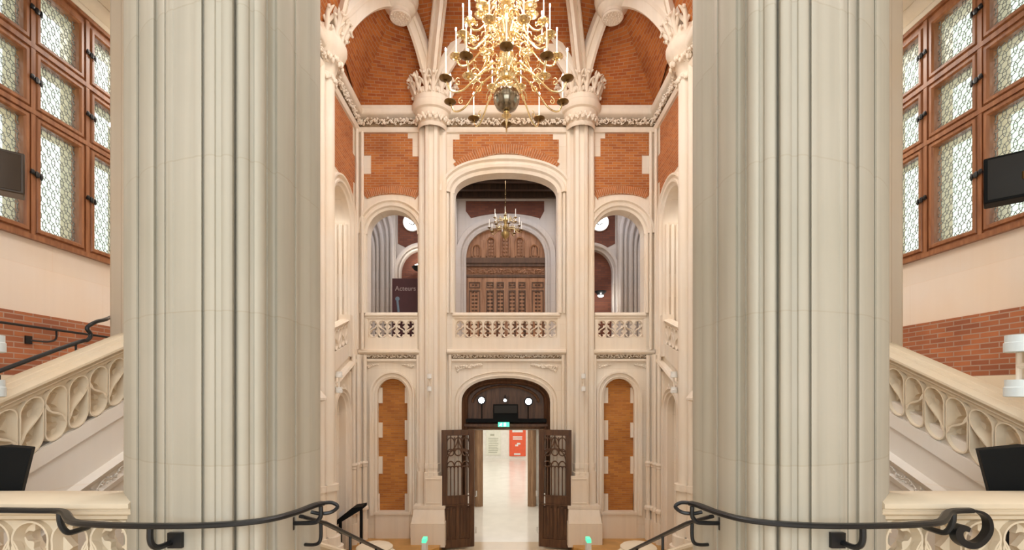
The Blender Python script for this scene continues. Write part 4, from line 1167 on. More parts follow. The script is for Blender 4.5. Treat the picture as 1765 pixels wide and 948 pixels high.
for s, wi in ((1, 1), (-1, 2)):
    root = bpy.data.objects.new('window_%d' % wi, None); COL.objects.link(root); root['kind'] = 'structure'
    root.location = (-AX * s, 6.5, E + 1.98); ORG[root.name] = tuple(root.location)
    mb = MB(s)
    panes = [(a, b, c, d) for a, b in COLS_ for c, d in ROWS_]
    mb.extr([rect(4.50, 8.55, 1.98, 5.33)] + [rect(*p) for p in panes], YZ, -AX + 0.01, -AX - 0.10)
    for a, b, c, d in panes:   # moulded casement edges
        mb.sweep(rect(a, b, c, d), [(0.005, -AX - 0.04), (0.005, -AX + 0.012), (-0.015, -AX + 0.035), (-0.05, -AX + 0.035), (-0.062, -AX + 0.018), (-0.07, -AX + 0.0)], YZ, closed=True)
    for y in (5.335, 6.115, 6.91, 7.715): mb.box(-AX + 0.0, -AX + 0.03, y - 0.028, y + 0.028, 1.98, 5.33)
    for z in (3.55, 4.38): mb.box(-AX + 0.0, -AX + 0.035, 4.5, 8.55, z - 0.03, z + 0.03)
    mb.box(-AX - 0.02, -AX + 0.06, 4.44, 8.61, 1.93, 1.99); mb.box(-AX - 0.02, -AX + 0.05, 4.44, 8.61, 5.31, 5.37)
    mb.build('window_frame', M_OAK, root)
    for a, b, c, d in panes:
        mb = MB(s); mb.box(-AX - 0.066, -AX - 0.060, a, b, c, d); pg = mb.build('pane', M_GLASS, root, smooth=None); sub(pg, root)
        mb = MB(s); hexlead(mb, a, b, c, d, -AX - 0.055); mb.build('leading', M_LEAD, pg, smooth=None)
        if b - a > 0:
            mb = MB(s)
            zl = (c + d) / 2; yl = a - 0.075
            mb.blob((-AX + 0.05, yl, zl), 0.02, 0.035, 0.045, 6, 4); mb.blob((-AX + 0.05, yl - 0.06, zl + 0.02), 0.015, 0.03, 0.03, 6, 4)
            mb.box(-AX + 0.03, -AX + 0.05, yl - 0.08, yl + 0.06, zl - 0.012, zl + 0.012); mb.blob((-AX + 0.055, yl + 0.05, zl - 0.01), 0.012, 0.02, 0.05, 6, 4)
            mb.build('latch', M_IRON, root)
    # deep stone mullions outside the glass
    mb = MB(s)
    mb.extr([rect(4.3, 8.75, 1.8, 5.5)] + [rect(a - .004, b + .004, c - .004, d + .004) for a, b, c, d in panes], YZ, -AX - 0.101, -AX - 0.26)
    mb.build('stone_mullions', M_BAL, root)


# =================================================================== GALLERY BEHIND THE ARCHES
GY = 15.0
def g(px, py): return ((px - CX) * GY / F, (CY - py) * GY / F)
def gp(pts): return [g(a, b) for a, b in pts]
def gloop(pl, pr, ybot, yspr, ytop, n=22, p=2.0):
    a = g(pl, ybot); b = g(pr, ytop); zs = g(0, yspr)[1]
    return arch_loop((a[0] + b[0]) / 2, (b[0] - a[0]) / 2, a[1], zs, b[1] - zs, n, p)
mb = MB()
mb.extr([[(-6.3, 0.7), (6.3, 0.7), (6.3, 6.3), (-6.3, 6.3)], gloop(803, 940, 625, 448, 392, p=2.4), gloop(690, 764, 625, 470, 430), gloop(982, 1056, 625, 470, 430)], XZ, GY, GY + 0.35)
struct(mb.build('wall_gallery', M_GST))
mb = MB(); mb.box(-6.3, 6.3, 12.35, 15.3, 6.15, 6.3)
for k in range(5): mb.box(-6.0, 6.0, 12.6 + k * 0.55, 12.72 + k * 0.55, 5.98, 6.15)
struct(mb.build('ceiling_gallery', M_CEILW))
GM = [(-0.01, GY + 0.03), (-0.01, GY - 0.03), (0.05, GY - 0.06), (0.08, GY - 0.02), (0.13, GY - 0.02), (0.16, GY - 0.10), (0.22, GY - 0.12), (0.30, GY - 0.12), (0.34, GY)]
mb = MB()
mould(mb, gloop(803, 940, 625, 448, 392, p=2.4), GM)
mould(mb, gloop(690, 764, 625, 470, 430), [(o * .6, d) for o, d in GM]); mould(mb, gloop(982, 1056, 625, 470, 430), [(o * .6, d) for o, d in GM])
mb.sweep([(-1.35, 0), (1.35, 0)], [(0, 6.02), (-0.05, 6.02), (-0.10, 6.08), (-0.10, 6.15), (0, 6.15)], lambda u, v, d: (u, GY + v, d))
for sg in (-1, 1):
    mb.box(sg * 1.62 - 0.10, sg * 1.62 + 0.10, GY - 0.10, GY, 0.96, 5.9)
    mb.tube([(sg * 1.45, GY - 0.04, 0.96), (sg * 1.45, GY - 0.04, 4.4)], 0.05, 8); mb.tube([(sg * 1.78, GY - 0.05, 0.96), (sg * 1.78, GY - 0.05, 6.0)], 0.05, 8)
struct(mb.build('trim_gallery_portal', M_GST))
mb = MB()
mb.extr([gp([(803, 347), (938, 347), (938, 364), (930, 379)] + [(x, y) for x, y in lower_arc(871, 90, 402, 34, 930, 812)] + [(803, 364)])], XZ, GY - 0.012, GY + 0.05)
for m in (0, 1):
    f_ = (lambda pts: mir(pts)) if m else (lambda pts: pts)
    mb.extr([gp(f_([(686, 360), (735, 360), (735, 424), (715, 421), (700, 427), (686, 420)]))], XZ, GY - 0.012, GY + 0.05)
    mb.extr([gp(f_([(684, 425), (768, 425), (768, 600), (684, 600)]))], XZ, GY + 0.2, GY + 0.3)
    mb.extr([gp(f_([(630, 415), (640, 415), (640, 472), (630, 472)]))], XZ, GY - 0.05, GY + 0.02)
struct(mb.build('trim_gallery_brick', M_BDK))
# clustered piers of the gallery seen through the side arches, their mouldings curve outwards at the top
for s, nm in ((1, 'left'), (-1, 'right')):
    t = thing('gallery_pier', 'grey clustered stone pier in the %s of the gallery, mouldings arching at the top' % nm, 'pier', (-3.75 * s, 14.7, 0.96))
    mb = MB(s)
    for k, x in enumerate((-4.05, -3.92, -3.78, -3.62, -3.48)):
        r = 0.07 if k % 2 == 0 else 0.05
        top = 4.3 + 0.12 * k
        mb.tube([(x, 14.72, 0.96), (x, 14.72, top)] + [(x - 0.9 * (1 - math.cos(R(a))) * (0.5 + 0.12 * k), 14.72, top + math.sin(R(a)) * (0.8 + 0.12 * k)) for a in (15, 30, 45, 60, 75, 90)], r, 10)
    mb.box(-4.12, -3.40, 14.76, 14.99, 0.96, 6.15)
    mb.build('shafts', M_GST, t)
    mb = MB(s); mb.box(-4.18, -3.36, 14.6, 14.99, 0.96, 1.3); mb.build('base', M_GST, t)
    # dark doorway and corbel on the far side wall
    o = MB(s); o.extr([arch_loop(-4.42, 0.22, 0.98, 3.0, 0.28, 12)], XZ, GY - 0.02, GY + 0.03)
    struct(o.build('door_%d' % (3 if s == 1 else 4), M_BLACK if s == 1 else M_REDM))
    o = MB(s); o.sweep(arch_loop(-4.42, 0.22, 0.98, 3.0, 0.28, 12), [(-0.004, GY + .02), (-0.004, GY - .06), (0.07, GY - .08), (0.09, GY)], XZ)
    o.hexa([(-4.32, 14.8, 3.75), (-4.2, 14.8, 3.75), (-4.2, 15, 3.55), (-4.32, 15, 3.55)], [(-4.36, 14.75, 4.0), (-4.16, 14.75, 4.0), (-4.16, 15, 4.0), (-4.36, 15, 4.0)])
    struct(o.build('trim_gallery_doorway_' + nm, M_GST))
    # round lamp high on the brick
    cx, cz = g(711 if s == 1 else 2 * CX - 1033, 384)
    t = thing('round_wall_lamp', 'round glowing white lamp high on the gallery brickwork, %s side' % nm, 'lamp', (cx * s, GY - 0.05, cz))
    mb = MB(s); n = 28
    mb.hexa([(cx + 0.27 * math.cos(2 * PI * k / n), GY - 0.07, cz + 0.27 * math.sin(2 * PI * k / n)) for k in range(n)], [(cx + 0.25 * math.cos(2 * PI * k / n), GY - 0.10, cz + 0.25 * math.sin(2 * PI * k / n)) for k in range(n)])
    mb.build('diffuser', M_LAMPW, t)
    mb = MB(s)
    mb.hexa([(cx + 0.285 * math.cos(2 * PI * k / n), GY - 0.0, cz + 0.285 * math.sin(2 * PI * k / n)) for k in range(n)], [(cx + 0.285 * math.cos(2 * PI * k / n), GY - 0.072, cz + 0.285 * math.sin(2 * PI * k / n)) for k in range(n)])
    mb.build('rim', M_GST, t)
    mb = MB(s); mb.tube([(cx - 0.08, GY - 0.115, cz - 0.06), (cx + 0.02, GY - 0.115, cz - 0.10), (cx + 0.12, GY - 0.115, cz - 0.05)], 0.012, 6); mb.tube([(cx + 0.06, GY - 0.115, cz - 0.1), (cx + 0.13, GY - 0.115, cz + 0.0)], 0.012, 6); mb.build('bracket', M_IRON, t)
    # sconces
    if s == 1:
        cx, cz = g(721, 463); lab = 'small wall sconce glowing on gallery brick above the maroon banner'
    else:
        cx, cz = g(2 * CX - 1034, 505); lab = 'dark bowl shaped wall sconce lighting the brick opposite the maroon banner'
    t = thing('wall_sconce', lab, 'lamp', (cx * s, GY - 0.1, cz))
    mb = MB(s); mb.lathe([(0.02, -0.12), (0.10, -0.08), (0.17, 0.0), (0.18, 0.03)], (cx, GY - 0.12, cz), 18); mb.build('bowl', M_IRON, t)
    mb = MB(s); mb.blob((cx, GY - 0.12, cz + (-0.11 if s < 0 else 0.06)), 0.10, 0.08, 0.05, 12, 6); mb.build('bulb', M_LAMPW, t)
    point('sconce_light', (cx * s, GY - 0.26, cz + (0.25 if s == 1 else -0.25)), 9, NEUT, 0.05)

# great oak doors of the gallery
t = thing('gallery_doors', 'tall carved oak double doors with panelled tympanum at the back of the gallery', 'door', (0, 15.2, 0.96))
mb = MB(); mb.extr([gloop(803, 940, 627, 448, 392, p=2.4)], XZ, 15.12, 15.2); mb.build('door_backing', M_DOOR2, t)
k15 = 15.1 / F
def G(px, py): return ((px - CX) * k15 + 0.02, (CY - py) * k15)
mb = MB()      # tympanum with five lancets
for i, px in enumerate((820, 845, 870, 895, 920)):
    x, _ = G(px, 0); hgt = (425 if i in (0, 4) else 412 if i in (1, 3) else 408)
    top = G(0, hgt)[1]; zb = G(0, 443)[1]
    mb.sweep(arch_loop(x, 0.115, zb, top - 0.12, 0.14, 10), [(0, 15.12), (0, 15.05), (0.03, 15.03), (0.05, 15.12)], XZ)
    for r in range(5):
        for c in range(2): mb.blob((x - 0.045 + 0.09 * c, 15.1, zb + 0.06 + r * (top - zb) / 5.5), 0.035, 0.03, 0.045, 6, 4)
for i in range(4):
    x, _ = G(832.5 + 25 * i, 0); mb.box(x - 0.07, x + 0.07, 15.07, 15.12, G(0, 445)[1], G(0, 405 if i in (1, 2) else 414)[1])
mb.build('tympanum', M_DOOR2, t)
mb = MB(); x0, z0 = G(803, 460); x1, z1 = G(939, 446)
mb.box(x0, x1, 14.98, 15.12, z0 + 0.09, z1); mb.box(x0, x1, 15.02, 15.12, z0, z0 + 0.09); mb.box(x0, x1, 15.06, 15.12, G(0, 478)[1], G(0, 474)[1]); mb.build('transom', M_DOOR, t)
mb = MB(); foliage(mb, XZ, x0 + 0.05, x1 - 0.05, G(0, 473)[1], G(0, 463)[1], 15.11, seed=4, step=0.1, depth=0.06); mb.build('carved_frieze', M_DOOR2, t)
for i, (pa, pb_) in enumerate(((805, 829), (835, 870), (873, 907), (913, 938))):
    mb = MB(); xa, zt = G(pa, 480); xb, zb = G(pb_, 600)
    side = i in (0, 3)
    mb.box(xa, xb, 15.06, 15.12, zb, zt)
    L = mb.build('door_leaf' if not side else 'side_panel', M_DOOR2, t); sub(L, t)
    mb = MB(); nn = 1 if side else 2; ww = (xb - xa) / nn
    for c in range(nn):
        a, b = xa + c * ww, xa + (c + 1) * ww
        for (q0, q1) in ((497, 487), (545, 501), (598, 550)):
            za, zb2 = G(0, q0)[1], G(0, q1)[1]
            mb.sweep([(a + .04, za), (b - .04, za), (b - .04, zb2), (a + .04, zb2)], [(0, 15.06), (0, 15.03), (0.025, 15.03), (0.035, 15.06)], XZ, closed=True)
            h = zb2 - za; m = max(1, int(h / 0.1))
            for r in range(m):
                for cc in range(2): mb.blob(((a + b) / 2 - .05 + .1 * cc, 15.05, za + (r + .5) * h / m), 0.04, 0.025, 0.035, 6, 4)
    mb.build('carved_panels', M_DOOR, L)

# banner with its word
t = thing('banner', 'dark maroon exhibition banner reading Acteurs in the gallery', 'banner', (-2.6, 13.2, 0.96))
yb = 13.2; kx = yb / F
mb = MB(); mb.box((676 - CX) * kx, (724 - CX) * kx, yb, yb + 0.06, 0.96, (CY - 480) * kx); mb.build('panel', M_MAR, t)
mb = MB(); mb.box((672 - CX) * kx, (730 - CX) * kx, yb - 0.1, yb + 0.16, 0.96, 1.0); mb.build('foot', M_BLACK, t)
cu = bpy.data.curves.new('lettering', 'FONT'); cu.body = 'Acteurs'; cu.size = 0.178; cu.extrude = 0.003
tmp = bpy.data.objects.new('tmp', cu); COL.objects.link(tmp)
bpy.context.view_layer.update()
me = bpy.data.meshes.new_from_object(tmp.evaluated_get(bpy.context.evaluated_depsgraph_get()))
bpy.data.objects.remove(tmp)
me.materials.clear(); me.materials.append(M_BTXT)
o = bpy.data.objects.new('lettering', me); o.parent = t
o.location = ((681 - CX) * kx + 2.6, -0.008, (CY - 501) * kx - 0.96); o.rotation_euler = (R(90), 0, 0); COL.objects.link(o)
mb = MB(); mb.blob(((685 - CX) * kx, yb - 0.004, (CY - 515) * kx), 0.06, 0.006, 0.06, 10, 6); mb.tube([((685 - CX) * kx, yb - 0.004, (CY - 518) * kx), ((687 - CX) * kx, yb - 0.004, (CY - 538) * kx)], 0.03, 6, flat=0.3); mb.build('printed_figure', M_BFIG, t)

# =================================================================== CENTRAL DOORWAY
mb = MB()
mb.sweep(aloop(797, 947, 944, 694, 653, p=2.3), [(-0.12, 12.34), (-0.12, 12.10), (-0.08, 12.04), (-0.03, 12.10), (0.02, 12.06), (0.02, 12.34)], XZ)
struct(mb.build('door_frame', M_DOOR))
mb = MB()
mb.extr([aloop(797, 947, 738, 694, 653, p=2.3)], XZ, 12.22, 12.30)
mb.sweep([(bx(800), 0), (bx(944), 0)], [(0.1, bz(740)), (-0.10, bz(740)), (-0.12, bz(737)), (-0.16, bz(735)), (-0.16, bz(731)), (-0.08, bz(729)), (0.1, bz(729))], lambda u, v, d: (u, 12.2 + v, d))
mb.sweep(ell(bx(871.5), 0.82, bz(694), 0.40, 16), [(-0.02, 12.22), (-0.02, 12.16), (0.03, 12.14), (0.05, 12.22)], XZ)
for k in range(10): mb.box(bx(806 + k * 14.5), bx(808 + k * 14.5), 12.19, 12.23, bz(728), bz(690))
mb.box(bx(866), bx(876), 12.16, 12.23, bz(684), bz(672))
struct(mb.build('trim_tympanum', M_DOOR))
t = thing('projector_housing', 'flat black equipment box fixed over the central doors between two spotlights', 'equipment', (0, 12.0, bz(728)))
mb = MB(); mb.box(bx(850), bx(893), 11.98, 12.2, bz(727), bz(697)); mb.box(bx(803), bx(942), 12.0, 12.15, bz(728), bz(722)); mb.build('box', M_BLACK, t)
mb = MB(); mb.box(bx(852), bx(891), 11.96, 11.985, bz(712), bz(699)); mb.build('screen', M_SPK2, t)
for px, py, r, lab in ((830, 690, 0.07, 'bright spotlight above the doors nearest the left jamb'), (911, 692, 0.075, 'bright spotlight above the doors nearest the right jamb'), (870.5, 690, 0.035, 'small bright spotlight at the centre above the door lintel')):
    t = thing('spotlight', lab, 'spotlight', (bx(px), 12.0, bz(py)), )
    mb = MB(); c = (bx(px), bz(py)); n = 18
    ring = lambda rr, y: [(c[0] + rr * math.cos(2 * PI * k / n), y, c[1] + rr * math.sin(2 * PI * k / n)) for k in range(n)]
    mb.hexa(ring(r * 1.3, 12.16), ring(r * 1.5, 12.0)); mb.tube([(c[0], 12.1, c[1]), (c[0], 12.14, c[1] - r * 1.5 if r > .05 else c[1] + .1), (c[0], 12.18, bz(727) if r > .05 else bz(680))], 0.012, 6); mb.build('housing', M_BLACK, t)
    mb = MB(); mb.hexa(ring(r * 1.0, 12.0), ring(r * 0.9, 11.985)); mb.build('lens', M_SPOTE, t)
t = thing('exit_sign', 'small green lit emergency exit sign on the door lintel', 'sign', (bx(868), 12.0, bz(735)))
mb = MB(); mb.box(bx(858.5), bx(878), 11.93, 11.965, bz(735.5), bz(727.5)); mb.build('lit_panel', M_EXIT, t)
mb = MB()      # running figure, arrow and doorway
xx, zz_ = bx(863), bz(731.5)
mb.blob((xx + 0.02, 11.927, zz_ + 0.03), 0.011, 0.004, 0.011, 8, 4)
for a in ([(0.01, 0.015), (-0.005, -0.012), (-0.035, -0.03)], [(-0.005, -0.012), (0.02, -0.022), (0.022, -0.042)], [(0.01, 0.015), (0.04, 0.01)], [(0.01, 0.015), (-0.02, 0.012)]):
    mb.tube([(xx + p, 11.927, zz_ + q_) for p, q_ in a], 0.006, 5)
mb.box(xx + 0.08, xx + 0.13, 11.925, 11.93, zz_ - 0.042, zz_ + 0.042)
mb.build('pictogram', M_EXITW, t)

# open leaves, turned back against the wall
def leaf(s, lab):
    t = thing('wooden_door', lab, 'door', (-0.76 * s, 11.9, -3.8))
    hx, hy = bx(818), 11.93             # hinge
    ang = R(14)
    W = 0.80; zb, zt = -3.76, -0.90
    def m3(u, v, d):                    # u from the hinge outwards, d thickness towards the camera
        return (hx - u * math.cos(ang) - d * math.sin(ang) * 0, hy - u * math.sin(ang) - d, v)
    def slab(mb, u0, u1, v0, v1, d0, d1): mb.extr([[(u0, v0), (u1, v0), (u1, v1), (u0, v1)]], m3, d0, d1)
    zm = -2.62                          # lock rail
    mb = MB(s)
    slab(mb, 0, 0.10, zb, zt, 0, 0.07); slab(mb, W - 0.10, W, zb, zt, 0, 0.07)
    slab(mb, 0.1, W - .1, zt - 0.11, zt, 0, 0.07); slab(mb, 0.1, W - .1, zb, zb + 0.2, 0, 0.07); slab(mb, 0.1, W - .1, zm - 0.08, zm + 0.10, 0, 0.07)
    slab(mb, 0.0, W, zm - 0.11, zm - 0.08, 0, 0.10)
    slab(mb, W / 2 - .04, W / 2 + .04, zb + .2, zm - .08, 0, 0.065)
    mb.sweep([(0.1, zm + .1), (W - .1, zm + .1), (W - .1, zt - .11), (0.1, zt - .11)], [(0, 0.07), (0, 0.085), (0.025, 0.085), (0.03, 0.05), (0, 0.05)], m3, closed=True)
    mb.build('frame', M_DOOR, t)
    # lower panels with raised ribs
    for (a, b) in ((0.1, W / 2 - .04), (W / 2 + .04, W - .1)):
        mb = MB(s); slab(mb, a, b, zb + .2, zm - .08, 0.01, 0.035)
        for k in range(3):
            u = a + (b - a) * (k + 0.5) / 3; slab(mb, u - .025, u + .025, zb + .26 + (0.0 if k == 1 else .04), zm - .14 - (0 if k == 1 else .04), 0.035, 0.055)
        mb.build('panel', M_DOOR, t)
    # pierced gothic tracery: mullions, trefoil heads and crossing arcs
    mb = MB(s); u0, u1, v0, v1 = 0.13, W - .13, zm + .12, zt - .13
    cw = (u1 - u0)
    BAR = [(-0.013, 0.02), (-0.013, 0.055), (0.013, 0.055), (0.013, 0.02)]
    for k in range(0, 7):
        u = u0 + cw * k / 6; top = v0 + 0.72 if k % 2 else v0 + 0.78
        mb.sweep([(u, v0), (u, top if k not in (0, 6) else v1)], BAR, m3)
    for k in range(3):
        c = u0 + cw * (2 * k + 1) / 6; r = cw / 6
        mb.sweep(ell(c, r, v0 + 0.70, r * 1.5, 10), BAR, m3)
        mb.sweep(ell(c - r / 2, r / 2, v0 + 0.66, r * .6, 6), BAR, m3); mb.sweep(ell(c + r / 2, r / 2, v0 + 0.66, r * .6, 6), BAR, m3)
    for c in (u0, u1):                   # big arcs meeting at the centre
        sg = 1 if c == u0 else -1
        mb.sweep([(c + sg * cw * 0.5 * (1 - math.cos(R(a))), v0 + 0.80 + 0.34 * math.sin(R(a))) for a in range(0, 91, 10)][::sg], BAR, m3)
        mb.sweep([(c + sg * cw * 0.5 * math.sin(R(a)), v1 - 0.40 + 0.36 * (1 - math.cos(R(a))) ) for a in range(0, 91, 10)], BAR, m3)
    for k in range(1, 6):
        u = u0 + cw * k / 6; mb.sweep([(u, v0 + 1.05 if k != 3 else v0 + 1.14), (u, v1 if k % 2 else v1 - .05)], BAR, m3)
    for k in range(3):
        c = u0 + cw * (2 * k + 1) / 6; r = cw / 6
        mb.sweep(ell(c, r, v1 - 0.18, r * 1.3, 10), BAR, m3); mb.sweep([(c + r * .9 * math.cos(R(a)), v1 - 0.42 + r * 0.9 * math.sin(R(a))) for a in range(0, 360, 30)], BAR, m3, closed=True)
    mb.build('tracery', M_DOOR, t)
    mb = MB(s); slab(mb, 0.13, 0.16, -2.75, -2.45, 0.07, 0.075); mb.tube([m3(-0.015, -2.55, 0.0), m3(-0.05, -2.55, 0.0), m3(-0.05, -2.42, 0.0)], 0.018, 8); mb.tube([m3(-0.015, -3.45, 0.0), m3(-0.04, -3.45, 0.0), m3(-0.04, -3.3, 0.0)], 0.014, 8); mb.build('hinge', M_WHITE, t)
leaf(1, 'dark oak door leaf with gothic tracery, folded back on the left of the doorway')
leaf(-1, 'dark oak door leaf with gothic tracery, folded back on the right of the doorway')

# vestibule, inner portal, lobby beyond
mb = MB(); mb.box(-1.25, -1.08, 12.35, 16.3, -3.8, -0.95); mb.box(1.08, 1.25, 12.35, 16.3, -3.8, -0.95); struct(mb.build('wall_vestibule', M_WALLL))
mb = MB(); mb.box(-1.25, 1.25, 12.35, 16.3, -0.95, -0.85); struct(mb.build('ceiling_vestibule', M_WALLL))
mb = MB(); mb.extr([[(-4.5, -4), (4.5, -4), (4.5, 0.6), (-4.5, 0.6)], [(-0.80, -3.81), (0.72, -3.81), (0.72, -1.1), (-0.80, -1.1)]], XZ, 16.3, 16.5); struct(mb.build('wall_inner', M_WALLL))
mb = MB()
for a, b in ((-1.07, -0.79), (0.71, 0.99)):
    mb.box(a, b, 16.2, 16.3, -3.8, -1.0); mb.box(a + .05, b - .05, 16.15, 16.2, -3.8, -1.0); mb.box(a + .10, b - .10, 16.12, 16.15, -3.7, -1.0)
mb.box(-1.07, 0.99, 16.2, 16.3, -1.1, -0.95); struct(mb.build('door_2', wood('oak_portal', (0.22, 0.12, 0.06), (0.38, 0.23, 0.13))))
mb = MB(); mb.box(-4.5, 4.5, 28.0, 28.2, -4, 0.6); struct(mb.build('wall_lobby_back', M_WALLL))
mb = MB(); mb.box(-4.7, -4.5, 16.5, 28.2, -4, 0.6); mb.box(4.5, 4.7, 16.5, 28.2, -4, 0.6); struct(mb.build('wall_lobby_side', M_WALLL))
mb = MB(); mb.box(-4.7, 4.7, 16.5, 28.2, 0.5, 0.7); struct(mb.build('ceiling_lobby', M_WALLL))
def lb(px, py): return ((px - CX) * 28 / F, (CY - py) * 28 / F)
t = thing('red_poster', 'tall orange red poster on the lobby wall seen through the doorway', 'poster', (0.66, 27.95, -3.6))
a = lb(878, 786); b = lb(906, 715)
mb = MB(); mb.box(a[0], b[0], 27.93, 28.0, a[1], b[1]); mb.build('sheet', M_RED, t)
mb = MB()
for (p0, p1, q0, q1) in ((883, 901, 741, 745), (884, 900, 752, 754), (884, 900, 755.5, 757.5), (888, 893, 766, 769), (891, 897, 763, 766), (886, 897, 781, 784)):
    u = lb(p0, q1); v = lb(p1, q0); mb = MB(); mb.box(u[0], v[0], 27.92, 27.93, u[1], v[1]); mb.build('printed_line', M_WHITE, t)
t = thing('text_poster', 'pale text poster on the lobby wall beside the red one', 'poster', (-0.77, 27.95, -3.5))
a = lb(838, 784); b = lb(863, 738)
mb = MB(); mb.box(a[0], b[0], 27.95, 28.0, a[1], b[1]); mb.build('sheet', M_PAPER, t)
mb = MB()
for k in range(9):
    u = lb(842, 756 + 3 * k); v = lb(859 - (k % 3), 755 + 3 * k); mb = MB(); mb.box(u[0], v[0], 27.94, 27.95, u[1], v[1]); mb.build('printed_line', M_INK, t)
u = lb(845, 751); v = lb(852, 748); mb = MB(); mb.box(u[0], v[0], 27.94, 27.95, u[1], v[1]); mb.build('printed_emblem', M_INK, t)
area('lobby_lights', (0, 22, 0.4), (0, 0, 0), 6, 9, 230, (1.0, 0.98, 0.93))
area('vestibule_light', (0, 14.3, -1.0), (0, 0, 0), 1.6, 2.6, 26, NEUT)
area('gallery_ceiling_light', (0, 13.4, 5.95), (0, 0, 0), 8.0, 0.6, 110, (0.93, 0.93, 1.0))

# orange dais on both sides of the hall floor
for s, nm in ((1, 'left'), (-1, 'right')):
    mb = MB(s)
    pts = [(-5.9, 11.98), (-1.5, 11.98), (-1.5, 11.35)] + [(-1.5 - 2.2 * (1 - math.cos(R(a))), 11.35 - 0.75 * math.sin(R(a))) for a in range(15, 91, 15)] + [(-3.69, 10.6), (-3.69, 11.98)]
    pts = [(-3.69, 11.98), (-1.57, 11.98), (-1.57, 11.30), (-2.0, 10.85), (-2.8, 10.6), (-3.69, 10.5)]
    mb.hexa([(x, y, -3.80) for x, y in pts], [(x, y, -3.60) for x, y in pts])
    o = mb.build('low_dais', M_DAIS); tag(o, 'low terracotta coloured platform along the foot of the %s end wall' % nm, 'platform')

# =================================================================== CHANDELIERS
def copy_tree(o, parent=None, rot=None):
    c = o.copy(); COL.objects.link(c)
    if parent is not None: c.parent = parent
    for ch in list(o.children): copy_tree(ch, c)
    return c
def chandelier(root, c, tiers, stem, r_tube, pan_r, cand_h, scale=1.0, lights=True, metal=M_BRASS):
    mb = MB(); mb.lathe(stem, c, 28); mb.build('stem', metal, root)
    for ti, (Rr, z, n, off, zc, dark) in enumerate(tiers):
        def local(u, v): return (u, 0, v)
        # one arm along +x, then copies turned about the stem
        drop = zc - z
        pth = [(0.05 * scale, drop * 0.9), (0.18 * Rr + .03 * scale, drop * 1.15), (0.42 * Rr, drop * 0.75), (0.58 * Rr, drop * 0.10), (0.75 * Rr, -0.30 * Rr * 0.5), (0.92 * Rr, -0.17 * Rr), (Rr, 0.0)]
        q = smooth_path([(u, 0, v) for u, v in pth], 5)
        proto = None
        for k in range(n):
            a = off + 2 * PI * k / n
            if proto is None:
                def shell(name, mat, build):
                    m = MB(); build(m)
                    me = bpy.data.meshes.new(name); me.from_pydata(m.V, [], m.Fc); me.shade_smooth(); me.set_sharp_from_angle(angle=R(40)); me.materials.append(mat)
                    return bpy.data.objects.new(name, me)
                def b_arm(m):
                    m.tube(q, r_tube, 8)
                    # scrolls under and over the arm
                    sp = [(0.50 * Rr + 0.10 * Rr * (1 - t) * math.cos(t * 9), 0, drop * 0.35 + 0.14 * Rr * (1 - t) * math.sin(t * 9) + 0.05 * Rr) for t in [i / 14 for i in range(15)]]
                    m.tube(sp, r_tube * 0.6, 6)
                    sp = [(0.80 * Rr + 0.06 * Rr * (1 - t) * math.cos(-t * 8 + 2), 0, -0.02 * Rr + 0.07 * Rr * (1 - t) * math.sin(-t * 8 + 2)) for t in [i / 12 for i in range(13)]]
                    m.tube(sp, r_tube * 0.5, 6)
                    m.blob((0.42 * Rr, 0, drop * 0.75), r_tube * 2, r_tube * 2, r_tube * 2, 8, 6)
                arm = shell('arm', metal, b_arm)
                def b_pan(m): m.lathe([(0.006, -pan_r * .55), (pan_r * .30, -pan_r * .5), (pan_r * .22, -pan_r * .30), (pan_r * .6, -pan_r * .22), (pan_r * .95, -pan_r * .05), (pan_r, 0.02 * pan_r), (pan_r * .97, pan_r * .12), (pan_r * .55, pan_r * .02), (pan_r * .25, 0.0), (pan_r * .22, pan_r * .35), (pan_r * .26, pan_r * .4), (0, pan_r * .4)], (Rr, 0, 0.0), 18)
                pan = shell('drip_pan', M_BRASSD if dark else metal, b_pan)
                def b_c(m): m.lathe([(0.0105 * scale, pan_r * .3), (0.0095 * scale, cand_h), (0.0, cand_h)], (Rr, 0, 0), 10)
                cd = shell('candle', M_WAX, b_c)
                def b_b(m): m.blob((Rr, 0, cand_h + 0.022 * scale), 0.011 * scale, 0.011 * scale, 0.026 * scale, 8, 6)
                bl = shell('bulb', M_BULB, b_b) if lights else None
                for o in (arm, pan, cd, bl):
                    if o: COL.objects.link(o)
                arm.parent = root
                for o in (pan, cd, bl):
                    if o: o.parent = arm
                proto = arm
            else:
                arm = copy_tree(proto, root)
            arm.location = (0, 0, z - c[2]); arm.rotation_euler = (0, 0, a)
            arm.parent = root
CC = (0.0, 6.72, 3.80)
t = thing('great_chandelier', 'huge multi tiered brass chandelier with lit electric candles in the hall vault', 'chandelier', CC)
stem = [(0.0, -0.10), (0.012, -0.06), (0.015, 0.0), (0.055, 0.02), (0.07, 0.04), (0.045, 0.06), (0.03, 0.075), (0.045, 0.09), (0.03, 0.10), (0.06, 0.115), (0.05, 0.135), (0.05, 0.53), (0.09, 0.55), (0.10, 0.58), (0.12, 0.60), (0.12, 0.66), (0.07, 0.69), (0.05, 0.74),
        (0.09, 0.80), (0.11, 0.88), (0.08, 0.96), (0.05, 1.0), (0.10, 1.05), (0.10, 1.12), (0.05, 1.16), (0.06, 1.24), (0.09, 1.32), (0.06, 1.42), (0.04, 1.5), (0.09, 1.55), (0.09, 1.62), (0.04, 1.7), (0.05, 1.85), (0.08, 1.95), (0.04, 2.1), (0.03, 2.4), (0.06, 2.5), (0.02, 2.6), (0.0, 2.62)]
D90 = -PI / 2
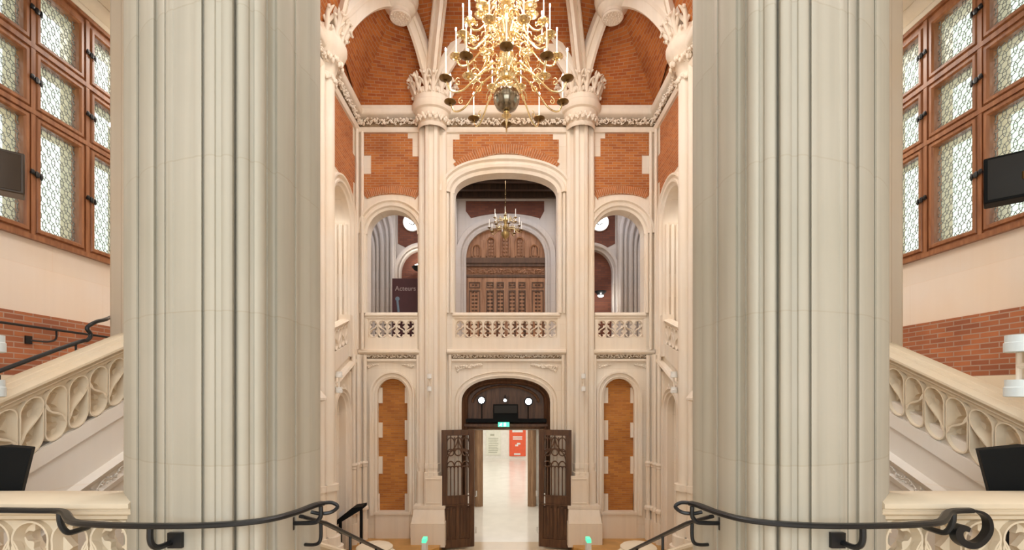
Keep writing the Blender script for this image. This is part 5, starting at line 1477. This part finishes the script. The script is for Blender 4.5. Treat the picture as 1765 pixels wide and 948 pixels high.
tiers = [(0.853, 4.19, 10, D90, 4.42, True), (0.70, 4.66, 10, D90 + PI / 10, 4.87, False), (0.53, 5.02, 10, D90, 5.20, False), (0.40, 5.36, 8, D90 + PI / 8, 5.55, False), (0.28, 5.70, 6, D90, 5.9, False)]
chandelier(t, CC, tiers, stem, 0.0125, 0.088, 0.36)
mb = MB(); mb.lathe([(0.03, 0.10), (0.08, 0.115), (0.14, 0.155), (0.178, 0.23), (0.182, 0.31), (0.16, 0.37)], CC, 32); mb.build('ball', M_STEEL, t)
mb = MB(); mb.lathe([(0.16, 0.37), (0.17, 0.39), (0.125, 0.44), (0.07, 0.49)], CC, 32)
for k in range(14):
    a = 2 * PI * k / 14; mb.blob((0.145 * math.cos(a), CC[1] + 0.145 * math.sin(a), CC[2] + 0.395), 0.035, 0.035, 0.05, 8, 5)
mb.build('ball_collar', M_BRASS, t)
for lev, (rr, z) in enumerate(((0.24, 4.45), (0.30, 4.75), (0.26, 5.05), (0.22, 5.3), (0.18, 5.55))):
    for k in range(12):
        a = 2 * PI * k / 12 + lev * 0.26
        ca, sa = math.cos(a), math.sin(a)
        pts = []
        for i in range(13):
            th = i / 12 * 7.5; q_ = rr * (0.35 + 0.5 * (1 - i / 12) * (1 + 0.8 * math.cos(th)) / 2 + 0.25); w_ = z + 0.09 * (1 - i / 14) * math.sin(th)
            pts.append((CC[0] + ca * q_, CC[1] + sa * q_, w_))
        mb = MB(); mb.tube(pts, 0.008, 6)
        mb.build('scroll', M_BRASS, t)
mb = MB(); mb.tube([(0, 6.72, 6.4), (0, 6.72, 10.5)], 0.02, 8); mb.build('chain', M_BRASSD, t)
for z, e in ((4.75, 55), (5.25, 60), (5.7, 70)):
    for k in range(4):
        a = k * PI / 2 + 0.6
        point('chandelier_light', (0.52 * math.cos(a), 6.72 + 0.52 * math.sin(a), z), e / 4, WARM, 0.02)

C2 = (-0.03, 13.6, 4.36)
t = thing('gallery_chandelier', 'small unlit brass chandelier hanging in the gallery before the oak doors', 'chandelier', C2)
st2 = [(0.0, -0.10), (0.012, -0.07), (0.03, -0.03), (0.075, 0.0), (0.12, 0.07), (0.12, 0.13), (0.07, 0.18), (0.04, 0.21), (0.06, 0.25), (0.06, 0.32), (0.03, 0.36), (0.045, 0.42), (0.07, 0.48), (0.045, 0.56), (0.02, 0.62), (0.03, 0.68), (0.0, 0.74)]
chandelier(t, C2, [(0.46, 4.60, 8, 0.2, 4.62, True), (0.33, 4.86, 6, 0.5, 4.86, False)], st2, 0.010, 0.05, 0.24, 0.9, lights=False, metal=M_BRASSO)
for k in range(10):
    mb = MB(); z = 5.1 + k * 0.055; n = 10
    mb.sweep([(C2[0] + (0.016 if k % 2 else 0.0) * 0 + 0.018 * math.cos(2 * PI * i / n), z + 0.036 * math.sin(2 * PI * i / n)) for i in range(n)], [(-.004, C2[1] - .004 - 0.0), (.004, C2[1] - .004), (.004, C2[1] + .004), (-.004, C2[1] + .004)], (XZ if k % 2 else (lambda u, v, d: (C2[0] + (d - C2[1]), C2[1] + (u - C2[0]), v))), closed=True)
    mb.build('chain_link', M_BRASSD, t)
mb = MB(); mb.tube([(C2[0], C2[1], 5.64), (C2[0], C2[1], 6.15)], 0.006, 6)
mb.build('hanging_rod', M_BRASSD, t)

# =================================================================== FITTINGS
# loudspeakers bracketed before the windows
for s, nm in ((1, 'left'), (-1, 'right')):
    t = thing('loudspeaker', 'boxy dark loudspeaker hung in front of the %s leaded window' % nm, 'loudspeaker', (-4.7 * s, 4.55, 2.2))
    if s == 1: c = [(-10, 238), (43, 265), (43, 336), (-10, 341)]
    else: c = [(2 * CX - 1775, 240), (2 * CX - 1695, 274), (2 * CX - 1695, 352), (2 * CX - 1775, 334)]
    Y1 = 4.75
    mb = MB(s)
    k = Y1 / F
    x1 = (c[1][0] - CX) * k; zt, zb = (CY - c[1][1]) * k, (CY - c[2][1]) * k
    # enclosure turned a little: its inner end nearer the hall, tapering back
    f0 = [(x1, Y1, zb), (x1, Y1, zt), (x1 - 0.42, Y1 - 0.40, zt + 0.0), (x1 - 0.42, Y1 - 0.40, zb + 0.0)]
    b0 = [(x1 - 0.22, Y1 + 0.22, zb + 0.03), (x1 - 0.22, Y1 + 0.22, zt - 0.03), (x1 - 0.50, Y1 - 0.06, zt - 0.03), (x1 - 0.50, Y1 - 0.06, zb + 0.03)]
    mb.hexa(f0, b0)
    body = mb.build('enclosure', M_SPK if s == 1 else M_BLACK, t)
    bv = body.modifiers.new('bevel', 'BEVEL'); bv.width = 0.012; bv.segments = 2
    mb = MB(s)
    dv = Vector((0.40, -0.42, 0)).normalized() * 0.006
    gq = lambda a, b: (x1 - 0.42 * a + dv.x, Y1 - 0.40 * a + dv.y, zb + (zt - zb) * b)
    mb.hexa([gq(.05, .06), gq(.95, .06), gq(.95, .94), gq(.05, .94)], [tuple(Vector(gq(*p)) + dv * 0.5) for p in ((.06, .07), (.94, .07), (.94, .93), (.06, .93))])
    mb.build('grille', M_SPK if s == 1 else M_SPK2, t)
    mb = MB(s)
    mb.tube([(x1 - 0.36, Y1 + 0.08, (zt + zb) / 2), (-5.2, Y1 + 0.1, (zt + zb) / 2), (-5.97, Y1 + 0.1, (zt + zb) / 2)], 0.02, 8); mb.box(-5.98, -5.94, Y1 + 0.02, Y1 + 0.18, (zt + zb) / 2 - 0.1, (zt + zb) / 2 + 0.1)
    mb.build('bracket', M_IRON, t)
    mb = MB(s); g0 = gq(0.45, 0.45); mb.box(g0[0] - 0.006, g0[0] + 0.006, g0[1] - 0.014, g0[1] - 0.004, g0[2] - 0.035, g0[2] + 0.035); mb.build('badge', M_BRASSD, t)

    # black tapered monitor standing behind the landing balustrade
    t = thing('stage_monitor', 'black tapered screen box rising behind the %s landing balustrade' % nm, 'monitor', (-3.3 * s, 3.35, -0.9))
    Y = 3.30; k = Y / F
    if s == 1: q4 = [(-12, 850), (36, 850), (55, 773), (-12, 769)]
    else: q4 = [(-40, 850), (2 * CX - 1709 + 2, 850), (2 * CX - 1687, 776), (-40, 768)]
    pts = [((a - CX) * k, (CY - b) * k) for a, b in q4]
    pts = [(pts[0][0], pts[0][1] - 0.18), (pts[1][0] - 0.045, pts[1][1] - 0.18)] + pts[2:]
    mb = MB(s); mb.hexa([(x, Y, z) for x, z in pts], [(x - (0.09 if i in (1, 2) else 0), Y + 0.12, z) for i, (x, z) in enumerate(pts)])
    o = mb.build('screen_box', M_BLACK, t); bv = o.modifiers.new('bevel', 'BEVEL'); bv.width = 0.006; bv.segments = 2
    mb = MB(s); mb.tube([(pts[0][0] + 0.1, Y + 0.08, pts[0][1] + .05), (pts[0][0] + 0.1, Y + 0.08, -1.2), (pts[0][0] + 0.1, Y - 0.06, -1.25)], 0.02, 8); mb.build('mount', M_IRON, t)

# white up and down lighters
def uplighter(x, y, z, h, r, arm, lab):
    t = thing('wall_light', lab, 'wall light', (x, y, z))
    for sg in (-1, 1):
        mb = MB(); z0, z1 = (z + h * 0.22, z + h * 0.5) if sg > 0 else (z - h * 0.5, z - h * 0.22)
        mb.lathe([(r * .85, 0), (r, 0.005), (r, (z1 - z0) * .55), (r * 0.93, (z1 - z0) * .6), (r * .93, z1 - z0), (r * .8, z1 - z0)], (x, y, z0), 18); mb.build('drum', M_WHITE if y > 5 else M_ENAM, t)
    mb = MB(); mb.tube([(x, y, z - h * 0.24), (x, y, z + h * 0.24)], r * 0.25, 10); mb.tube([(x, y, z), (x + arm[0], y + arm[1], z)], r * 0.3, 8)
    mb.box(x + arm[0] - 0.04, x + arm[0] + 0.04, y + arm[1] - 0.01, y + arm[1] + 0.01, z - h * 0.3, z + h * 0.3) if abs(arm[1]) > abs(arm[0]) else mb.box(x + arm[0] - 0.01, x + arm[0] + 0.01, y - 0.04, y + 0.04, z - h * 0.3, z + h * 0.3)
    mb.build('bracket', M_IRON if h > 0.5 else M_ST, t)
for s, nm in ((1, 'left'), (-1, 'right')):
    uplighter(bx(745) * s, 11.56, bz(660), 0.42, 0.055, (0, 0.10), 'white drum wall light on the end wall column, %s of the doors' % nm)
    uplighter(bx(618) * s, 11.84, bz(662), 0.42, 0.055, (0, 0.14), 'white drum wall light in the far %s corner of the hall' % nm)
    uplighter(-3.44 * s, 9.95, P(0, 659, 9.95)[2], 0.44, 0.07, (-0.08 * s, 0), 'white drum wall light on the tall column of the %s side wall' % nm)
    uplighter((-3.66 if s > 0 else -3.635) * s, 3.43, P(0, 631, 3.43)[2], 0.44, 0.085, (0, -0.08), 'white drum wall light at the edge of the view on the %s newel' % nm)

t = thing('security_camera', 'tiny white security camera with dark lens low on the right end wall', 'camera', (bx(1137), 11.9, bz(743)))
mb = MB(); mb.tube([(bx(1139), 11.95, bz(744)), (bx(1135.5), 11.84, bz(743))], 0.032, 10); mb.box(bx(1138), bx(1141), 11.93, 11.99, bz(755), bz(741)); mb.build('body', M_WHITE, t)
mb = MB(); mb.blob((bx(1135.3), 11.835, bz(743)), 0.026, 0.02, 0.026, 8, 5); mb.build('lens', M_BLACK, t)

# small warm spotlight peeping past the left pillar column
t = thing('column_spotlight', 'small glowing spotlight fixed to the column beside the left leaded window', 'spotlight', (-4.1, 5.02, 2.8))
p_ = P(191.5, 216, 5.0)
mb = MB(); mb.blob(p_, 0.022, 0.022, 0.022, 10, 6); mb.build('bulb', M_SPOTE, t)
mb = MB(); mb.tube([(p_[0], p_[1] + .02, p_[2]), (p_[0] + 0.06, p_[1] + 0.06, p_[2] - 0.02)], 0.03, 10); mb.build('housing', M_BRASSD, t)

# lectern
t = thing('lectern', 'slanted black topped lectern standing on the hall floor behind the left stair rail', 'lectern', P(606, 925, 10.6))
Y = 10.6
c = [P(580, 905, Y), P(624, 878, Y), P(624, 873, Y), P(606, 876, Y), P(581, 896, Y)]
mb = MB(); mb.hexa([(x, Y, z) for x, _, z in c], [(x, Y + 0.38, z) for x, _, z in c]); mb.build('top', M_BLACK, t)
mb = MB(); a = P(621, 880, Y); mb.box(a[0] - 0.03, a[0] + 0.02, Y + 0.05, Y + 0.12, -3.6, a[2]); mb.build('leg', M_BLACK, t)
mb = MB(); a = P(584, 900, Y); mb.box(a[0] - 0.02, a[0] + 0.03, Y + 0.05, Y + 0.12, -3.6, a[2] - 0.02); mb.build('leg', M_BLACK, t)
mb = MB(); a = P(585, 903, Y); b = P(624, 880, Y); mb.box(a[0], b[0], Y + 0.0, Y + 0.38, -3.6, -3.57); mb.build('foot', M_BLACK, t)
mb = MB(); mb.hexa([P(584, 893, Y + .1), P(594, 886, Y + .1), P(594, 886, Y + .3), P(584, 893, Y + .3)], [P(584, 885, Y + .1), P(594, 877, Y + .1), P(594, 877, Y + .3), P(584, 885, Y + .3)])
tag(mb.build('leaflet_stack', M_WHITE), 'small stack of white leaflets lying on the slanted lectern', 'leaflets')
# gate posts with green lamps
for (px, py, lab) in ((732, 927, 'pale gate post with green lamp near the foot of the left platform'), (1014, 927, 'pale gate post with green lamp near the foot of the right platform')):
    Y = 9.35; p_ = P(px, py, Y)
    t = thing('gate_post', lab, 'post', (p_[0], Y, -3.8))
    mb = MB(); mb.hexa([(p_[0] - .07, Y - .12, -3.8), (p_[0] + .07, Y - .12, -3.8), (p_[0] + .07, Y + .12, -3.8), (p_[0] - .07, Y + .12, -3.8)], [(p_[0] - .04, Y - .10, p_[2] - .07), (p_[0] + .04, Y - .10, p_[2] - .07), (p_[0] + .04, Y + .10, p_[2] - .07), (p_[0] - .04, Y + .10, p_[2] - .07)]); mb.build('body', M_WHITE, t)
    mb = MB(); mb.hexa([(p_[0] - .042, Y - .10, p_[2] - .07), (p_[0] + .042, Y - .10, p_[2] - .07), (p_[0] + .042, Y + .10, p_[2] - .07), (p_[0] - .042, Y + .10, p_[2] - .07)], [(p_[0] - .04, Y - .09, p_[2]), (p_[0] + .04, Y - .09, p_[2]), (p_[0] + .04, Y + .09, p_[2]), (p_[0] - .04, Y + .09, p_[2])]); mb.build('lamp_cap', M_GREENL, t)
